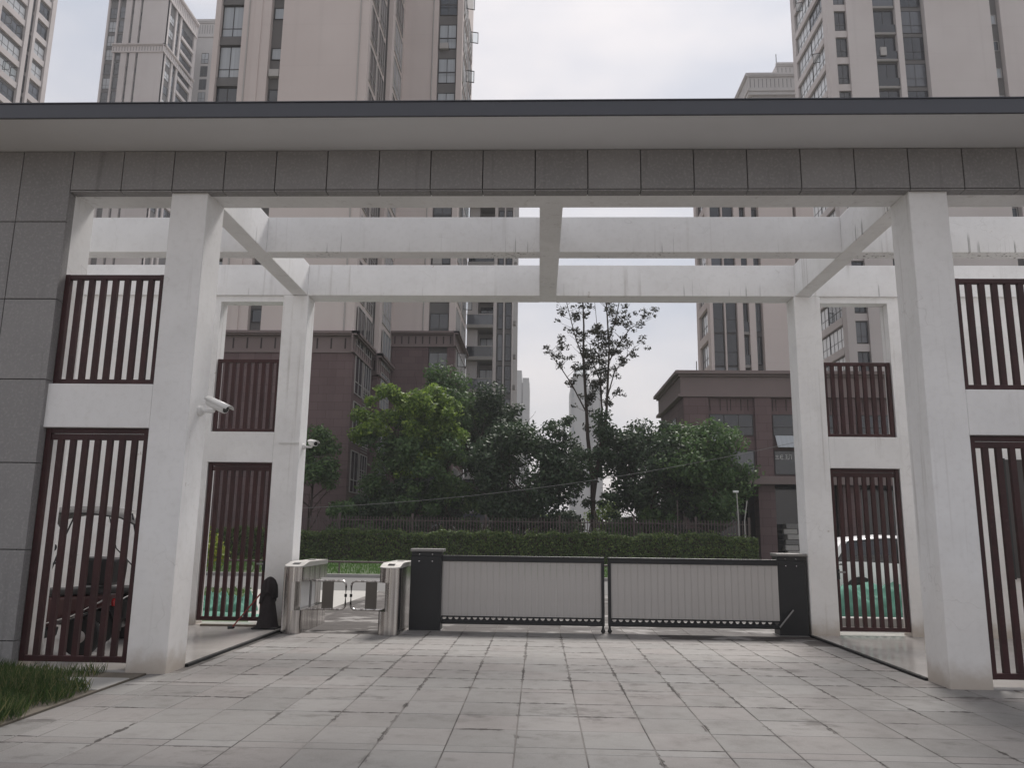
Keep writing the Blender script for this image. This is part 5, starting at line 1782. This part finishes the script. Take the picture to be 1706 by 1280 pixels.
# --- far left tower with ribbed bands
t = root('apartment_tower', (-81, 137, 0), 'pale hazy tower left of the near tower with a ribbed band and slit windows', 'building')
XB, XR2, YF, YR = -87.6, -75.4, 130.0, 143.0
blk(t, 'core', 'recess', XB + .3, XR2 - .3, YF + .4, YR, 0, 109)
for (a, b_) in ((XB, XB + .35), (XB + 2.0, XB + 2.3), (XB + 3.6, XB + 4.8), (XB + 5.35, XB + 6.6), (XB + 7.1, XR2)):
    blk(t, 'wall', 'beige2', a, b_, YF, YF + 1.2, 0, 107)
dentil(t, XB + 1.8, XR2, YF, 94.2, 96.0, 'beige2', 'recess', 0.6)
dentil(t, XB, XR2, YF, 106.0, 109.5, 'beige2', 'recess', 0.8)
dentil(t, YF - .45, YR, XR2, 94.2, 96.0, 'beige2', 'recess', 0.8, 'R')
dentil(t, YF - .45, YR, XR2, 106.0, 109.5, 'beige2', 'recess', 0.8, 'R')
for (a, b_) in ((YF, YF + .6), (YF + 3.6, YF + 4.2), (YF + 5.6, YF + 6.3), (YR - 1.0, YR + .2)):
    blk(t, 'pillar', 'beige2', XR2 - .6, XR2, a + .003, b_, 0, 107)
for k in range(14):
    z = 104 - 3.1 * k - 1.9
    window(t, 'F', XB + 1.17, YF + .4, z, 1.6, 2.3, 2, .35, 'frame', 'glass')
    window(t, 'F', XB + 2.95, YF + .4, z, 1.2, 2.6, 1, .5, 'frame', 'glass_dark')
    window(t, 'F', XB + 5.08, YF + .4, z + .9, .4, .9, 1, 0, 'frame', 'glass_dark')
    window(t, 'F', XB + 6.85, YF + .4, z + .4, .4, .9, 1, 0, 'frame', 'glass_dark')
    window(t, 'R', YF + 2.1, XR2 - .3, z, 2.9, 1.7, 3, .4, 'frame', 'glass_sky_paint')
    blk(t, 'balcony_slab', 'beige2', XR2 - .299, XR2 + .1, YF + 6.35, YR - 1.05, z - .5, z + .2)
    window(t, 'R', YF + 9.2, XR2 - .3, z + .21, 5.3, 2.2, 5, .4, 'frame', 'glass_dark')
    window(t, 'R', YF + 4.9, XR2 - .3, z, 1.2, 2.4, 1, .4, 'frame', 'glass_dark')
t = root('apartment_tower', (-75, 155, 0), 'narrow slice of grey tower squeezed between two towers at top left', 'building')
blk(t, 'wall', 'cool', -82, -70, 149, 165, 0, 112)
dentil(t, -82, -70, 149, 110.5, 114.8, 'cool', 'recess', 0.6)
for k in range(12):
    window(t, 'F', -76.0, 149, 104 - 3.2 * k, 1.6, 2.5, 2, .4, 'frame', 'glass')

# --- low brown building at right
t = root('shop_building', (17, 47, 0), 'low two storey brown stone shop building with heavy cornice', 'building')
blk(t, 'wall', 'brown_stone', 8.7, 30, 42.3, 51.6, 5.2, 11.9)
blk(t, 'parapet', 'brown_trim', 8.55, 30, 42.14, 51.8, 10.72, 11.85)
blk(t, 'moulding', 'brown_trim', 8.38, 30, 41.98, 51.95, 10.5, 10.70)
blk(t, 'cornice', 'brown_trim', 8.42, 30, 42.0, 51.95, 11.852, 12.0)
blk(t, 'cornice', 'brown_trim', 8.22, 30, 41.8, 52.15, 12.002, 12.22)
blk(t, 'rod', 'frame', 10.0, 10.05, 44, 44.05, 12.22, 13.3)
for (a, b_) in ((8.72, 10.3), (13.3, 14.35), (18.6, 19.7), (24, 25)):
    blk(t, 'pilaster', 'brown_stone', a, b_, 42.08, 42.299, 0.0, 10.49)
    blk(t, 'pier', 'brown_stone', a, b_, 42.3, 43.2, 0.0, 5.199)
blk(t, 'pier', 'brown_stone', 8.72, 9.6, 48, 51.5, 0, 5.199)
blk(t, 'rear_wall', 'frame', 8.8, 30, 47.0, 51.5, 0, 5.199)
blk(t, 'canopy', 'brown_trim', 8.5, 30, 41.6, 42.07, 4.85, 5.35)
for (a, b_) in ((10.35, 13.25), (14.4, 18.55), (19.75, 23.95)):
    n = int((b_ - a) / .21)
    for k in range(n):
        xk = a + (b_ - a) * (k + .5) / n
        if rng.random() < .75:
            blk(t, 'groove', 'groove_brown', xk - .03, xk + .03, 42.285, 42.299, 9.62, 10.4)
    window(t, 'F', (a + b_) / 2, 42.3, 8.0, (b_ - a) - .1, 1.4, 3, .4, 'frame', 'glass_dark')
    window(t, 'F', (a + b_) / 2, 42.3, 5.5, (b_ - a) - .1, 1.55, 2, 0, 'frame', 'glass_dark')
    # hopper sash tilted out, catching the sky
    o = blk(t, 'open_sash', 'glass', 0, 0.95 * (b_ - a) / 2 - .2, -.02, .02, -.95, 0)
    o.location = (a + .15, 42.2, 8.0)
    o.rotation_euler = (R(-32), 0, 0)
    blk(t, 'shop_front', 'dark_glass', a, b_, 44.6, 44.64, 0.1, 4.8)
for s_, (y_, z_) in enumerate(((45.5, 8.0), (49, 8.0))):
    window(t, 'L', y_, 8.7, z_, 1.4, 1.5, 2, .4, 'frame', 'glass_dark')
# painted lettering on the glass (short white strokes)
lt = MB()
for (x, z, w, h) in ((14.52, 6.70, .20, .03), (14.54, 6.60, .16, .03), (14.50, 6.50, .24, .03), (14.80, 6.52, .04, .22), (14.86, 6.72, .14, .03), (14.86, 6.60, .12, .03), (14.86, 6.48, .16, .03),
                     (15.10, 6.46, .03, .06), (15.2, 6.48, .03, .28), (15.14, 6.74, .16, .03), (15.14, 6.60, .16, .03), (15.36, 6.48, .03, .3), (15.36, 6.76, .16, .03), (15.5, 6.48, .03, .3), (15.26, 6.48, .1, .03)):
    lt.box(x, x + w, 42.215, 42.222, z, z + h)
lt.build('lettering', M['white_plastic'], t)
# goods stacked at the shop door
t2 = None
for k in range(7):
    z0_ = 0.06 + 0.34 * k
    o = MB().box(-.42, .42, -.3, .3, 0, .31).build('crate', M['white_frame' if k % 3 else 'canopy'], bevel=.03)
    o.location = (15.55 + .08 * math.sin(k * 2.1), 43.2, z0_)
    o.rotation_euler = (0, 0, .15 * math.sin(k * 3.3))
    tag(o, 'pale goods crate stacked at the shop door, ' + ('lowest of the stack', 'second from the bottom', 'third from the bottom', 'middle of the stack', 'third from the top', 'second from the top', 'topmost of the stack')[k], 'crate', 'crates at the shop door')

# --- hazy towers far away
def far_tower(x0, x1, y, z, label, steps, hip=None):
    t = root('distant_tower', ((x0 + x1) / 2, y + 10, 0), label, 'building')
    blk(t, 'wall', 'far_pale', x0, x1, y, y + 22, 0, z)
    for (a, b_, zz, mt) in steps:
        blk(t, 'wing', mt, a, b_, y - 1.5, y + 20, 0, zz)
    if hip:
        a, b_, z0_, z1_ = hip
        c = (a + b_) / 2
        MB().add([(a, y - 2, z0_), (b_, y - 2, z0_), (b_, y + 14, z0_), (a, y + 14, z0_), (c, y + 6, z1_), ], [(0, 1, 4), (1, 2, 4), (2, 3, 4), (3, 0, 4), (3, 2, 1, 0)]).build('pyramid_roof', M['far_blue'], t)
    n = int(z / 6)
    for k in range(n):
        blk(t, 'window_band', 'far_blue', x0 + 1.0, x0 + (x1 - x0) * .35, y - .06, y, 6 + 6 * k, 8.2 + 6 * k)
    return t


far_tower(15.5, 32.0, 400, 77, 'far hazy tower with pyramid roof seen behind the sparse tree', [(17.2, 24.5, 84, 'far_pale'), (27.0, 30.2, 81.5, 'far_pale')], (16.8, 24.9, 84, 92))
far_tower(-15, -5.4, 350, 70, 'far hazy grey tower just right of the glazed block', [(-14.5, -9.0, 75.5, 'far_pale'), (-8.5, -5.6, 72, 'far_pale')])

# ------------------------------------------------------------------ haze
hz_mat = bpy.data.materials.new('haze_air')
hz_mat.use_nodes = True
hn = hz_mat.node_tree
hn.nodes.clear()
ho = hn.nodes.new('ShaderNodeOutputMaterial')
pv = hn.nodes.new('ShaderNodeVolumePrincipled')
pv.inputs['Color'].default_value = (0.86, 0.87, 0.90, 1)
pv.inputs['Density'].default_value = 0.0008
pv.inputs['Anisotropy'].default_value = 0.0
hn.links.new(pv.outputs[0], ho.inputs['Volume'])
hzo = MB().box(-720, 720, -320, 720, -1.1, 125).build('haze', hz_mat)
tag(hzo, 'pale haze filling the air of the whole place', 'haze', kind='stuff')
